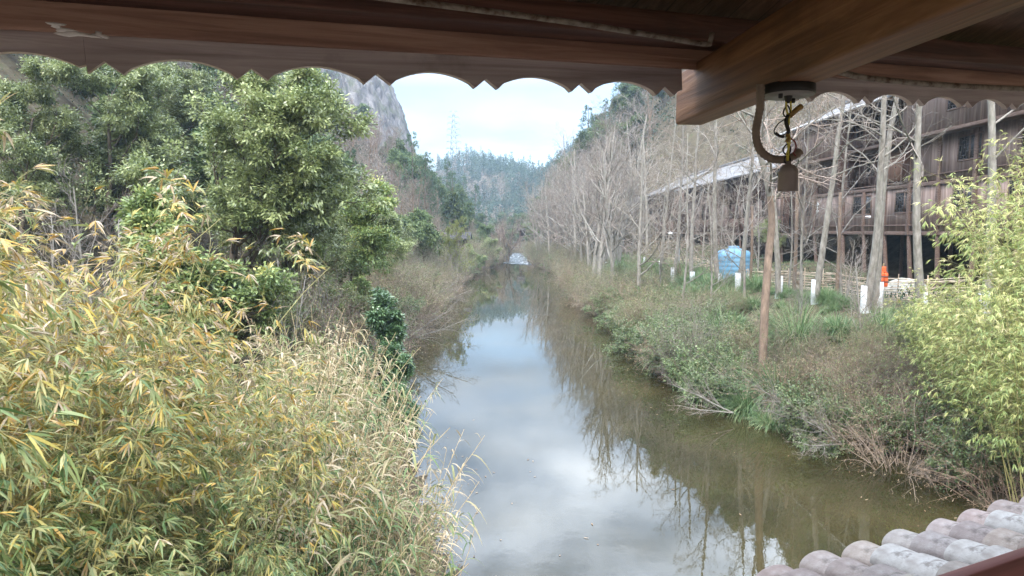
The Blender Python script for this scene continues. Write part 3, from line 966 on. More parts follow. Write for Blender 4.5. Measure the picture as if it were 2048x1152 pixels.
# dried plaster drips left on fascia and beam
for i, (px, py, w, h, d) in enumerate([(112, 50, .016, .006, 1.60), (128, 60, .02, .006, 1.62), (150, 68, .045, .007, 1.63), (198, 71, .02, .007, 1.67), (1356, 168, .012, .012, 2.695)]):
    q = Soup()
    c = at(px, py, d)
    ang = np.linspace(0, 2 * PI, 15)[:-1]
    wobble = 1 + .35 * np.sin(ang * 3 + i) + .2 * np.sin(ang * 5 + 2 * i)
    prof = []
    for k, (sc_, dep) in enumerate([(1, 0), (.9, .004), (.5, .006), (.02, .0065)]):
        prof.append(np.stack([np.cos(ang) * w * wobble * sc_, -np.full(14, dep), np.sin(ang) * h * wobble * sc_], -1))
    q.grid(np.array(prof), wrap=True)
    po = q.build('plaster_drip', M['plaster'], bridge, True)
    po.matrix_world = Matrix.Translation(Vector(c)) @ bframe((0, 0, 0), 0)

# lower tiled eave roof: columns of overlapping half-round tiles
lower = Soup()
EAVE_D, EAVE_Z, TSP = 1.74, -1.275, .236
TILT = math.radians(11)


def rpt(t, q, up=0.0):
    """t along the bridge, q up the roof slope from the eave"""
    return bpt(t, EAVE_D - q * math.cos(TILT), EYE + EAVE_Z + q * math.sin(TILT)) + np.array([0, 0, up])


uu = np.linspace(0, 1, 2)
tt = np.linspace(-2.2, 6.5, 320)
pan = np.array([[rpt(t, q, -.052 + .018 * math.cos((t - 1.18) / TSP * 2 * PI)) for t in tt] for q in (-.02, .35, .72)])
lower.grid(pan)
lr = lower.build('lower_roof', M['tile'], bridge, True)


def tile_mesh(mat, seed):
    g = np.random.default_rng(seed)
    q = Soup()
    a = np.linspace(-.05 * PI, 1.05 * PI, 15)
    L, r0, r1, th = .25, .088, .079, .014
    rings_o, rings_i = [], []
    for y, r in ((0, r0), (.01, r0 + .001), (L * .5, (r0 + r1) / 2), (L, r1)):
        rings_o.append(np.stack([np.cos(a) * r * 1.06, np.full(15, y), np.sin(a) * r * .56 + .0], -1))
        rings_i.append(np.stack([np.cos(a) * (r - th) * 1.06, np.full(15, y), np.sin(a) * (r - th) * .56], -1))
    ro, ri = np.array(rings_o), np.array(rings_i)
    t = g.uniform(.2, .8)
    q.grid(ro[::-1], np.full(ro.shape[:2], t)); q.grid(ri, np.full(ro.shape[:2], t))
    q.grid(np.stack([ri[0], ro[0]]), np.full((2, 15), t))
    for e in (0, -1):
        q.grid(np.stack([ro[:, e], ri[:, e]]), np.full((2, len(ro)), t))
    return q.mesh('tile', M[mat], True)


tiles = [tile_mesh('tile', i) for i in range(4)] + [tile_mesh('tile_limed', 9), tile_mesh('tile_limed', 10)]
g = np.random.default_rng(5)
for col in range(-3, 12):
    tcol = 1.18 + col * TSP
    nrow = 6
    for row in range(nrow):
        me = tiles[g.integers(0, 4)] if (row < 1 or g.uniform() > .42) else tiles[4 + g.integers(0, 2)]
        o = link_mesh('tile', me, lr)
        q = -.035 + row * .122 + g.normal(0, .008)
        org = rpt(tcol + g.normal(0, .003), q, -.006 + .012 * (row > 0) + g.normal(0, .0025))
        x = -B; y = -NV * math.cos(TILT - .13) + np.array([0, 0, math.sin(TILT - .13)])
        z = np.cross(x, y)
        mm = Matrix.Identity(4)
        for i in range(3):
            mm[i][0], mm[i][1], mm[i][2], mm[i][3] = float(x[i]), float(y[i]), float(z[i]), float(org[i])
        o.matrix_world = mm @ Matrix.Rotation(g.normal(0, .045), 4, 'Z') @ Matrix.Rotation(g.normal(0, .05), 4, 'Y') @ Matrix.Rotation(g.normal(.02, .03), 4, 'X')
long_beam('sill_board', 1.09, 1.135, -1.30, -.955, 'sill', -3, 7, 0, .008)


# pipes and the dangling lamp
def ring_tube(sp, pts, r, sides=12, corr=0.0, step=.004):
    pts = np.asarray(pts, float)
    # Catmull-Rom resample
    ext = np.concatenate([[2 * pts[0] - pts[1]], pts, [2 * pts[-1] - pts[-2]]])
    out = []
    for i in range(1, len(ext) - 2):
        p0, p1, p2, p3 = ext[i - 1:i + 3]
        n = max(2, int(np.linalg.norm(p2 - p1) / step))
        for u in np.linspace(0, 1, n, endpoint=False):
            out.append(.5 * (2 * p1 + (p2 - p0) * u + (2 * p0 - 5 * p1 + 4 * p2 - p3) * u * u + (3 * p1 - p0 - 3 * p2 + p3) * u ** 3))
    out.append(pts[-1])
    out = np.array(out)
    rr = np.full(len(out), r)
    if corr:
        rr = r * (1 + corr * np.where(np.arange(len(out)) % 2 == 0, 1, -1))
    out = np.concatenate([out[:1], out, out[-1:]]); rr = np.concatenate([[r * .05], rr, [r * .05]])
    out[0] -= (out[2] - out[1]) * .02; out[-1] += (out[-2] - out[-3]) * .02
    sp.tubes(out[None], rr[None], sides)


q = Soup()
ring_tube(q, [at(640, -22, 1.62), at(800, 0, 1.66), at(1110, 40, 1.82), at(1300, 70, 1.98), at(1408, 88, 2.08), at(1420, 84, 2.09), at(1424, 66, 2.095)], .0075, 10, 0, .02)
tag(q.build('steel_conduit', M['rust_pipe'], None, True), 'rusty straight pipe under the eave, left of the cross beam', 'pipe')
q = Soup()
ring_tube(q, [at(1640, 132, 2.45), at(1660, 138, 2.46), at(1722, 154, 2.5), at(1800, 163, 2.56), at(1900, 171, 2.66), at(2048, 178, 2.8), at(2250, 187, 3.0)], .0105, 10, 0, .02)
tag(q.build('steel_conduit', M['rust_pipe'], None, True), 'rusty pipe under the eave to the right of the hanging lamp socket', 'pipe')
q = Soup()
ring_tube(q, [at(1521, 168, 1.86), at(1520, 215, 1.87), at(1512, 262, 1.88), at(1518, 296, 1.885), at(1540, 316, 1.89), at(1567, 319, 1.90), at(1590, 311, 1.91), at(1599, 303, 1.915)], .0108, 12, .10, .0052)
tag(q.build('flexible_conduit', M['conduit'], None, True), 'short corrugated brown hose curving below the beam beside the lamp', 'conduit')

LD = 1.89
lc = at(1577, 172, LD)
lamp = tag(empty('pendant_lamp', (float(lc[0]), float(lc[1]), BEAM_Z)), 'bulbless taupe lamp socket dangling from a round black ceiling plate', 'lamp')
lz = BEAM_Z - (lc[1] - 2.72) * .0252 * 0


def lz_at(px, py, d=LD):
    p = at(px, py, d)
    return p - np.array(lamp.location)


top_z = -.0195
q = Soup()
bz = float(lz_at(1577, 190)[2])
q.lathe([(.001, top_z), (.068, top_z), (.070, top_z - .004), (.070, bz + .004), (.069, bz), (.001, bz)], n=32)
base = q.build('ceiling_plate', M['black_metal'], lamp, True)
q = Soup()
q.lathe([(.0665, bz + .001), (.0665, bz - .003), (.001, bz - .003)], n=32)
q.build('cover_disc', M['grey_plate'], base, True)
for a in (.9, 3.9):
    q = Soup()
    q.lathe([(.0001, bz - .002), (.006, bz - .002), (.006, bz - .013), (.0045, bz - .015), (.0001, bz - .015)], (.046 * math.cos(a), .046 * math.sin(a), 0), 10)
    q.build('screw', M['black_metal'], base, True)
q = Soup()
q.lathe([(.012, bz - .002), (.009, bz - .015), (.004, bz - .022), (.0001, bz - .022)], n=12)
q.build('cable_gland', M['black_metal'], base, True)


def rel(lst, d=LD): return [lz_at(a, b, d + (c[0] if c else 0)) for a, b, *c in lst]


q = Soup()
ring_tube(q, rel([(1574, 196), (1572, 215), (1578, 240), (1574, 270), (1577, 300), (1575, 330)]), .0028, 6, 0, .01)
ring_tube(q, rel([(1580, 196), (1582, 222), (1576, 250), (1580, 285), (1573, 310), (1577, 330)]), .0025, 6, 0, .01)
q.build('cable', M['wire_yellow'], lamp, True)
q = Soup()
# loops of black flex and a taped bundle round the cable
ring_tube(q, rel([(1575, 210), (1567, 222), (1569, 232), (1578, 234), (1580, 220), (1575, 210)]), .0022, 6, 0, .006)
ring_tube(q, rel([(1576, 230), (1572, 244), (1577, 262), (1573, 268)]), .0055, 8, 0, .006)
ring_tube(q, rel([(1570, 238), (1556, 248), (1548, 262), (1552, 270), (1562, 273), (1574, 274)]), .0018, 6, 0, .006)
ring_tube(q, rel([(1551, 266), (1560, 272), (1568, 274)]), .004, 6, 0, .006)
ring_tube(q, rel([(1574, 288), (1566, 298), (1570, 308), (1579, 306), (1581, 294), (1574, 288)]), .0024, 6, 0, .006)
ring_tube(q, rel([(1572, 312), (1568, 320), (1575, 330), (1581, 322), (1578, 312)]), .0024, 6, 0, .006)
q.build('black_flex', M['black_metal'], lamp, True)
q = Soup()
ring_tube(q, rel([(1581, 276), (1590, 284), (1592, 296), (1587, 306), (1592, 312)]), .0022, 6, 0, .006)
q.build('red_flex', M['wire_red'], lamp, True)
q = Soup()
ring_tube(q, rel([(1579, 232), (1588, 224), (1598, 216), (1604, 212)]), .0075, 6, 0, .01)
q.build('tape_wrap', M['wire_brown'], lamp, True)
q = Soup()
ring_tube(q, rel([(1573, 268), (1577, 276), (1573, 284)]), .0055, 6, 0, .006)
q.build('tape_wrap', M['wire_brown'], lamp, True)
q = Soup()
z0, z1, z2, z3 = [float(lz_at(1576, y)[2]) for y in (322, 329, 345, 382)]
cx, cy = float(lz_at(1576, 350)[0]), float(lz_at(1576, 350)[1])
q.lathe([(.0005, z0), (.007, z0), (.0075, z1 + .001), (.012, z1 - .0005), (.0165, z1 - .003), (.0205, z1 - .007), (.0238, z1 - .012), (.0258, z1 - .018), (.0268, z2), (.0268, z2 - .002), (.0262, z2 - .003), (.0272, z3), (.0245, z3), (.0235, z2), (.001, z2 + .004)], (cx, cy, 0), 28)
q.build('socket_cup', M['socket'], lamp, True)

# ------------------------------------------------------------------ stilt houses on the right bank
def lattice_window(parent, base, xw, y0, y1, z0, z1, label=None):
    """two-leaf fretwork window lying in the plane x=xw (world), facing -x; base = house origin"""
    bx, by, bz = base
    x = xw - bx; y0 -= by; y1 -= by; z0 -= bz; z1 -= bz
    f = Soup()
    w = .07
    f.box(x - .035, x + .02, y0, y1, z0 - w, z0); f.box(x - .035, x + .02, y0, y1, z1, z1 + w)
    f.box(x - .033, x + .02, y0 - w, y0, z0 - w, z1 + w); f.box(x - .033, x + .02, y1, y1 + w, z0 - w, z1 + w)
    ym = (y0 + y1) / 2
    f.box(x - .031, x + .02, ym - .04, ym + .04, z0, z1)
    o = f.build('window', M['timber'], parent)
    if label: o['label'] = label
    p = Soup(); p.box(x - .004, x + .018, y0, y1, z0, z1)
    p.build('pane', M['pane'], o)
    l = Soup()
    b = .028
    for a0, a1 in ((y0, ym - .04), (ym + .04, y1)):
        W, H = a1 - a0, z1 - z0
        def hb(ya, yb, zz): l.box(x - .026, x - .006, a0 + W * ya, a0 + W * yb, z0 + H * zz - b / 2, z0 + H * zz + b / 2)
        def vb(yy, za, zb): l.box(x - .024, x - .008, a0 + W * yy - b / 2, a0 + W * yy + b / 2, z0 + H * za, z0 + H * zb)
        for yy in (.04, .96): vb(yy, 0, 1)
        for zz in (.03, .97): hb(0, 1, zz)
        vb(.30, .18, .82); vb(.70, .18, .82); hb(.30, .70, .18); hb(.30, .70, .82)
        hb(.04, .30, .36); hb(.04, .30, .64); hb(.70, .96, .36); hb(.70, .96, .64)
        vb(.5, 0, .18); vb(.5, .82, 1); vb(.17, .64, 1); vb(.83, .64, 1); vb(.17, 0, .36); vb(.83, 0, .36)
        hb(.17, .30, .88); hb(.70, .83, .88); hb(.17, .30, .12); hb(.70, .83, .12); vb(.5, .32, .68); hb(.30, .5, .5)
    l.build('lattice', M['lattice'], o)
    return o


def tile_roof(parent, base, y0, y1, xe, ze, xr_, zr, name='roof', sag=.10):
    """one slope of a grey tiled roof, corrugated along y, eave at xe/ze and ridge at xr_/zr"""
    bx, by, bz = base
    n = int((y1 - y0) / .2 * 5)
    rows = 46
    ys = np.linspace(y0, y1, n)
    wave = .045 * np.abs(np.sin(ys / .2 * PI)) - .02
    u = np.linspace(0, 1, rows)
    P = np.empty((rows, n, 3)); T = np.empty((rows, n))
    g = np.random.default_rng(int(y0 * 10))
    lift = (vnoise(ys, ys * 0, 3.0, 4) - .5) * .12
    coln = g.uniform(.2, .8, 4000)[np.floor(ys / .2).astype(int) % 4000]
    for i, uu_ in enumerate(u):
        P[i, :, 0] = xe + (xr_ - xe) * uu_ - bx
        P[i, :, 1] = ys - by
        P[i, :, 2] = ze + (zr - ze) * uu_ - sag * math.sin(PI * uu_) + wave + lift - bz + (.022 if i % 2 else 0) + (i == 0) * 0
        T[i] = np.clip(coln + g.uniform(-.25, .25), 0, 1)
    q = Soup(); q.grid(P, T)
    under = P.copy(); under[:, :, 2] = (ze + (zr - ze) * u - sag * np.sin(PI * u))[:, None] - .09 - bz
    q.grid(under[::-1])
    q.grid(np.stack([under[0], P[0]]), np.stack([T[0], T[0]]))
    q.grid(np.stack([under[:, 0], P[:, 0]])); q.grid(np.stack([P[:, -1], under[:, -1]]))
    rf = q.build(name, M['roof_tile'], parent)
    # pale round eave ends, only where they can be made out
    e = Soup()
    for k in range(int((y1 - y0) / .2) if y1 < 60 else 0):
        yc = y0 + .1 + k * .2
        zz = float(np.interp(yc, ys, P[0, :, 2])) - .005
        e.lathe([(.001, -.02), (.062, -.02), (.062, .03), (.001, .03)], (0, 0, 0), 8)
        v = e.V[-1]
        e.V[-1] = np.stack([xe - bx + v[:, 2] - .01, yc - by + v[:, 0], zz + v[:, 1] - .02], -1)
    if e.n: e.build('eave_ends', M['whitewash'], rf)
    r = Soup()
    r.box(xr_ - bx - .12, xr_ - bx + .12, y0 - by - .05, y1 - by + .05, zr - bz - .02, zr - bz + .26)
    r.build('ridge', M['roof_tile'], rf)
    r = Soup()
    for yy in np.arange(y0 + .4, y1, .9):
        r.bar((xe - bx + .05, yy - by, ze - bz - .15), (xr_ - bx, yy - by, zr - bz - .15), .09)
    r.build('rafters', M['timber'], rf)
    return rf


XW = 21.6                                                     # plane of the main front
hb_ = (XW, 26.0, 4.6)
house = tag(empty('stilt_house', hb_), 'three storey weathered plank house on stilts with lattice windows, nearest of the riverside houses', 'house')
hz0, hz1, hz2, hz3 = 5.93, 8.50, 10.82, 13.25              # floor levels


def hbox(name, mat, x0, x1, y0, y1, z0, z1, b=hb_, par=None, bev=0):
    q = Soup(); q.box(x0 - b[0], x1 - b[0], y0 - b[1], y1 - b[1], z0 - b[2], z1 - b[2])
    o = q.build(name, M[mat], par or house)
    if bev: bevel(o, bev)
    return o


yA, yB, yC, yD = 51.5, 44.2, 36.9, 19.5
# ground floor runs through; upper floors step
hbox('wall', 'plank', XW, XW + .12, yD, yA, hz0 + .02, hz1 - .12)
hbox('wall', 'plank', XW - .05, XW + .10, yD, yC - .02, hz1 + .06, hz2 - .1)                 # section right, 2nd floor
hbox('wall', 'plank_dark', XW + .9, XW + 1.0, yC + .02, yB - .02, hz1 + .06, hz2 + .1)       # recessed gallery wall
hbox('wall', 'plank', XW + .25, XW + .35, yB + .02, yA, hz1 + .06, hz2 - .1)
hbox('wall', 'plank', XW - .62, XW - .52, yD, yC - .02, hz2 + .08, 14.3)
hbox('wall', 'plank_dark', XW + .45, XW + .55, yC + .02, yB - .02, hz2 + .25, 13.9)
hbox('wall', 'plank', XW - .62, XW - .52, yB + .02, yA + .3, hz2 - .02, 13.45)
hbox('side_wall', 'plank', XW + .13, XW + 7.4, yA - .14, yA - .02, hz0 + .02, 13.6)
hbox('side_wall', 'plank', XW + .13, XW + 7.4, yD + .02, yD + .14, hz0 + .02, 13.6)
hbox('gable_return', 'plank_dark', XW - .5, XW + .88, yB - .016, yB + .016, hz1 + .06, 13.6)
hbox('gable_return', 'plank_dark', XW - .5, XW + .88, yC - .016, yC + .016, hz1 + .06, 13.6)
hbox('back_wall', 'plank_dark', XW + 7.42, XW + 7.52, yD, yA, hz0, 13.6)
for z, xa in ((hz0 - .1, XW - .06), (hz1 - .1, XW - .09)):
    hbox('floor_beam', 'timber', xa, XW + 7.3, yD - .1, yA + .05, z - .10, z + .10, bev=.01)
hbox('floor_beam', 'timber', XW - .72, XW + .4, yD - .1, yC - .05, hz2 - .09, hz2 + .07, bev=.01)
hbox('floor_beam', 'timber', XW - .72, XW + .6, yB + .05, yA + .35, hz2 - .18, hz2 - .03, bev=.01)
hbox('gallery_beam', 'timber', XW - .12, XW + .9, yC + .03, yB - .03, hz2 + .02, hz2 + .20, bev=.01)
hbox('gallery_beam', 'timber', XW - .10, XW + .88, yC + .03, yB - .03, hz1 + .07, hz1 + .14, bev=.01)
hbox('sill_rail', 'timber', XW - .11, XW - .002, yD, yA, hz0 + .30, hz0 + .37, bev=.008)
hbox('sill_rail', 'timber', XW - .15, XW - .052, yD, yC - .03, hz1 + .30, hz1 + .36, bev=.008)
# corner and bay posts that reach down as stilts
for i, yy in enumerate([yA - .1, 48.4, yB, 41.6, 39.3, yC, 34.4, 31.7, 29.0, 26.3, 23.4]):
    g_ = gz(XW, yy)
    hbox('post', 'timber', XW - .13, XW + .11, yy - .12, yy + .12, hz0 - .19, hz2 + .1 if i not in (3, 4) else hz1 - .19, bev=.012)
    q = Soup()
    x_, y_ = XW - hb_[0], yy - hb_[1]
    ln = rng.normal(0, .12)
    q.tube([(x_ + .1 + ln, y_ + rng.normal(0, .1), g_ - .6 - hb_[2]), (x_ + .02, y_, hz0 - .2 - hb_[2])], [.13, .11], 8)
    q.build('stilt', M['timber'], house, True)
for yy in (30.2, 33.0, 38.2, 43, 46.6):
    q = Soup()
    q.tube([(3.2, yy - hb_[1], gz(XW + 3.2, yy) - .5 - hb_[2]), (3.2, yy - hb_[1], hz0 - .2 - hb_[2])], [.12, .11], 8)
    q.build('stilt', M['timber'], house, True)


def yat(px): return (XW * F_PX) / (px - 1024)


def zat(py, px): return EYE + (460 - py) / F_PX * yat(px) * 1.0


for (pa, pb, za, zb, xw) in [(1702, 1737, 6.98, 8.05, XW), (1786, 1823, 6.98, 8.05, XW), (1900, 1944, 7.05, 8.12, XW), (2010, 2062, 7.05, 8.12, XW),
                             (1908, 1953, 9.35, 10.45, XW - .05), (2030, 2085, 9.35, 10.45, XW - .05), (1905, 1948, 11.75, 12.6, XW - .62), (2040, 2090, 11.75, 12.6, XW - .62)]:
    lattice_window(house, hb_, xw, yat(pb), yat(pa), za, zb)
for ya_, yb_ in ((37.5, 38.6), (42.3, 43.3)):
    lattice_window(house, hb_, XW + .9, ya_, yb_, 9.35, 10.5)
for k in range(6):
    y_ = yC + .5 + k * 1.1
    lattice_window(house, hb_, XW + .45, y_ + .1, y_ + .95, 11.75, 13.0)
lattice_window(house, hb_, XW + .25, 45.6, 46.3, 9.2, 10.2)
lattice_window(house, hb_, XW, 48.9, 49.7, 7.0, 8.0)
dr = hbox('door', 'door_wood', XW + .84, XW + .897, 39.15, 40.75, hz1 + .35, hz1 + 2.1)
dr['label'] = 'lighter brown double door on the second floor gallery'
hbox('door_lintel', 'timber', XW + .80, XW + .898, 39.0, 40.9, hz1 + 2.11, hz1 + 2.22, par=dr)
for ya_ in (39.0, 40.76):
    hbox('door_post', 'timber', XW + .81, XW + .898, ya_, ya_ + .14, hz1 + .2, hz1 + 2.105, par=dr)
q = Soup(); q.lathe([(.001, 0), (.03, 0), (.03, .03), (.001, .03)], (0, 0, 0), 8)
v = q.V[0]; q.V[0] = np.stack([XW + .84 - v[:, 2] - hb_[0], 39.93 + v[:, 0] - hb_[1], hz1 + 1.15 + v[:, 1] - hb_[2]], -1)
q.build('handle', M['black_metal'], dr)
# gallery balustrade
q = Soup()
for yy in np.arange(yC + .3, yB - .2, .16):
    q.box(XW - .02 - hb_[0], XW + .02 - hb_[0], yy - hb_[1], yy + .04 - hb_[1], hz2 + .20 - hb_[2], hz2 + .86 - hb_[2])
q.build('balustrade', M['timber'], house)
hbox('gallery_rail', 'timber', XW - .06, XW + .06, yC + .03, yB - .03, hz2 + .862, hz2 + .94, bev=.008)
for yy in (39.2, 41.7):
    hbox('gallery_post', 'timber', XW - .1, XW + .06, yy - .08, yy + .08, hz2 + .205, 13.3, bev=.01)
# little name plate and the pale carved ornament on the planks
sg = hbox('name_plate', 'white_paint', XW - .03, XW - .005, yat(1738), yat(1721), 6.72, 6.86)
q = Soup()
for k in range(5):
    y_ = yat(1736) + .09 + k * .10
    q.box(XW - .034 - hb_[0], XW - .031 - hb_[0], y_ - hb_[1], y_ + .06 - hb_[1], 6.76 - hb_[2], 6.82 - hb_[2])
q.build('lettering', M['red_text'], sg)
q = Soup()
yo = yat(1632)
for dz in (0, .62):
    s_ = 1 if dz else -1
    q.bar((XW - .02 - hb_[0], yo - .16 - hb_[1], 7.25 + dz - s_ * .12 - hb_[2]), (XW - .02 - hb_[0], yo - hb_[1], 7.25 + dz + s_ * .1 - hb_[2]), .05)
    q.bar((XW - .02 - hb_[0], yo + .16 - hb_[1], 7.25 + dz - s_ * .12 - hb_[2]), (XW - .02 - hb_[0], yo - hb_[1], 7.25 + dz + s_ * .1 - hb_[2]), .05)
q.bar((XW - .02 - hb_[0], yo - hb_[1], 7.2 - hb_[2]), (XW - .02 - hb_[0], yo - hb_[1], 7.9 - hb_[2]), .06)
q.build('carved_ornament', M['whitewash'], house)
tile_roof(house, hb_, yC - .3, yA + 1.0, XW - 1.35, 13.22, XW + 3.7, 15.5)
tile_roof(house, hb_, yD - .6, yC - .35, XW - 1.6, 14.3, XW + 3.7, 16.7)

for (y0, y1, xf, ze, xr_, zr, lab) in [(52.6, 83, 21.0, 10.75, 25.5, 13.6, 'long low dark plank house with grey tiled roof, middle of the three'),
                                        (85.5, 106, 20.6, 10.9, 24.6, 13.4, 'farthest small dark plank house with grey tiled roof behind bare trunks')]:
    b2 = (xf, y0, 4.5)
    h2 = tag(empty('stilt_house', b2), lab, 'house')
    fz = 5.75
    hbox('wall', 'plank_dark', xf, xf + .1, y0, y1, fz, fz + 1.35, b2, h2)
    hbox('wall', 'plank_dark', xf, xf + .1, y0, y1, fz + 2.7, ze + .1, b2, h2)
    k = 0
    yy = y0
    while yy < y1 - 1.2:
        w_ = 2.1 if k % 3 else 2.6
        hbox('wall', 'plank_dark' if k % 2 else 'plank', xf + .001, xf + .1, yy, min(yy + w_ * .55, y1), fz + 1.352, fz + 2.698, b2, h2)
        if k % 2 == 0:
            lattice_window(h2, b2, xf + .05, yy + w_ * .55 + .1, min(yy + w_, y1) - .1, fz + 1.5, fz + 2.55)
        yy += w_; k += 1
    hbox('interior_shade_sheet', 'room_shade', xf + .5, xf + .6, y0, y1, fz, ze, b2, h2)  # flat sheet behind the openings, the indoor shade painted as its colour
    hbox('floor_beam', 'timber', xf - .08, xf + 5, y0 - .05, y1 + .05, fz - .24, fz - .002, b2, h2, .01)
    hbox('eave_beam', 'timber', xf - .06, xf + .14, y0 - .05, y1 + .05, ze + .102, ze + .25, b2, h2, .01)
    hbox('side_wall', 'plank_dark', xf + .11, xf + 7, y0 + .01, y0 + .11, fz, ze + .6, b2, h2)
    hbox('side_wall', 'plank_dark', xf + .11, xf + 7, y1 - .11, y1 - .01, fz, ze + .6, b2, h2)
    for yy in np.arange(y0 + .2, y1, 3.2):
        hbox('post', 'timber', xf - .13, xf - .003, yy - .09, yy + .09, fz, ze + .1, b2, h2)
        q = Soup(); q.tube([(.1, yy - y0, gz(xf, yy) - .5 - 4.5), (.02, yy - y0, fz - .24 - 4.5)], [.11, .1], 8)
        q.build('stilt', M['timber'], h2, True)
    tile_roof(h2, b2, y0 - .7, y1 + .8, xf - 1.1, ze, xr_, zr)

# ------------------------------------------------------------------ cliff, pylon, far huts
q = Soup()
hh = np.linspace(0, 1, 90); aa = np.linspace(0, 2 * PI, 140, endpoint=False)
prof_h = np.interp(hh, [0, .1, .3, .55, .8, 1], [-2, 8, 24, 44, 62, 78])
prof_r = np.interp(hh, [0, .1, .3, .55, .8, .93, 1], [39, 37, 33.5, 27, 19, 10, .5])
A_, H_ = np.meshgrid(aa, hh)
R_ = np.interp(H_, hh, prof_r)
Z_ = np.interp(H_, hh, prof_h)
nzv = vnoise(A_ * 40, Z_ * .25, 3.0, 6) - .5 + .6 * (vnoise(A_ * 40, Z_, 1.3, 7) - .5) + 1.2 * (vnoise(A_ * 40, Z_ * .6, 9, 8) - .5)
R_ = R_ + nzv * 1.3 * np.minimum(1, R_ / 6)
Pc = np.stack([-62 + R_ * np.cos(A_), 214 + .9 * R_ * np.sin(A_), Z_ + .4 * nzv], -1)
q.grid(Pc, wrap=True)
tag(q.build('rock_cliff', M['rock'], None, True), 'bare grey limestone cliff rising steeply at the end of the left hillside', 'cliff')

pb = np.array([ax(909, 500), 500.0]); pz = gz(*pb)
pyl = tag(empty('transmission_tower', (float(pb[0]), float(pb[1]), pz)), 'tall steel lattice pylon on the far wooded hilltop', 'pylon')
H = 93 - pz
q = Soup()
w0, w1 = 3.4, .55
def pw(u): return w0 + (w1 - w0) * min(1, u * 1.05)
lv = np.linspace(0, .97, 13)
for a, b in zip(lv[:-1], lv[1:]):
    wa, wb = pw(a), pw(b)
    for sx, sy in ((1, 1), (1, -1), (-1, -1), (-1, 1)):
        q.bar((sx * wa, sy * wa, a * H), (sx * wb, sy * wb, b * H), .34)
    for (s1, s2) in (((1, 1), (1, -1)), ((1, -1), (-1, -1)), ((-1, -1), (-1, 1)), ((-1, 1), (1, 1))):
        q.bar((s1[0] * wa, s1[1] * wa, a * H), (s2[0] * wb, s2[1] * wb, b * H), .2)
        q.bar((s2[0] * wa, s2[1] * wa, a * H), (s1[0] * wb, s1[1] * wb, b * H), .2)
q.build('lattice_mast', M['steel'], pyl)
for u in (.42, .52, .62, .71, .80, .89, .97):
    q = Soup()
    L = 3.4 if u < .95 else 2.2
    z = u * H; w = pw(u)
    for sx in (-1, 1):
        q.bar((sx * w, w, z), (sx * (w + L), 0, z + .3), .24); q.bar((sx * w, -w, z), (sx * (w + L), 0, z + .3), .24)
        q.bar((sx * w, 0, z + 1.5), (sx * (w + L), 0, z + .3), .2)
        if u < .95: q.bar((sx * (w + L), 0, z + .3), (sx * (w + L), 0, z - 1.4), .16)
    q.build('crossarm', M['steel'], pyl)


def hut(x, y, zf, w, d, h, lab, rise=1.2):
    b = (x, y, zf)
    o = tag(empty('riverside_hut', b), lab, 'hut')
    q = Soup(); q.box(-w / 2, w / 2, -d / 2, d / 2, 0, .25); q.build('deck', M['timber'], o)
    q = Soup(); q.box(-w / 2 + .3, w / 2 - .3, d / 2 - .5, d / 2 - .4, .25, h); q.build('wall', M['plank_dark'], o)
    for sx in (-1, 1):
        for sy in (-1, 1):
            q = Soup(); q.tube([(sx * (w / 2 - .2), sy * (d / 2 - .2), -3), (sx * (w / 2 - .2), sy * (d / 2 - .2), h)], [.13, .12], 6); q.build('post', M['timber'], o)
    q = Soup()
    ov = .6
    n = 40
    xs_ = np.linspace(-w / 2 - ov, w / 2 + ov, n * 3)
    wv_ = .05 * np.abs(np.sin(xs_ * PI / .3))
    P = np.stack([np.stack([xs_, np.full_like(xs_, yy), zz + wv_], -1) for yy, zz in ((-d / 2 - ov, h - .1), (-d / 4, h + rise * .45), (0, h + rise), (d / 4, h + rise * .45), (d / 2 + ov, h - .1))])
    q.grid(P)
    P2 = P.copy(); P2[:, :, 2] -= .12 + wv_; q.grid(P2[::-1])
    q.grid(np.stack([P2[0], P[0]])); q.grid(np.stack([P[-1], P2[-1]]))
    q.build('roof', M['old_roof'], o)
    return o


hut(ax(905, 96), 96, 2.9, 4.2, 3.2, 2.0, 'small open grey roofed hut half hidden on the left bank', .8)
hut(ax(1052, 178), 178, 4.2, 3.6, 3, 2.0, 'tiny dark pavilion under trees beyond the rapids', 1.4)
q = Soup(); bx_ = ax(992, 140)
kk = tag(empty('cabinet', (bx_, 140, 2.2)), 'small white roofed box among shrubs left of the rapids', 'box')
q.box(-.8, .8, -.6, .6, 0, 1.6); q.build('body', M['steel'], kk)
q = Soup(); q.box(-1.1, 1.1, -.9, .9, 1.6, 2.0); q.build('lid', M['white_paint'], kk)

# ------------------------------------------------------------------ things along the right bank path
# woven fence
FPTS = [(18.6, 27.5), (17.2, 30), (15.4, 33.5), (14.0, 38), (13.4, 44), (13.1, 52), (13.0, 60), (12.8, 68)]
fa = np.array(FPTS)
fl_ = np.concatenate([[0], np.cumsum(np.linalg.norm(np.diff(fa, axis=0), axis=1))])
fence = tag(empty('woven_fence', (FPTS[2][0], FPTS[2][1], gz(*FPTS[2]))), 'low pale fence of woven bamboo strips behind the whitewashed trunks', 'fence')
f0 = np.array([FPTS[2][0], FPTS[2][1], gz(*FPTS[2])])


def fpt(s_): return np.array([np.interp(s_, fl_, fa[:, 0]), np.interp(s_, fl_, fa[:, 1])])


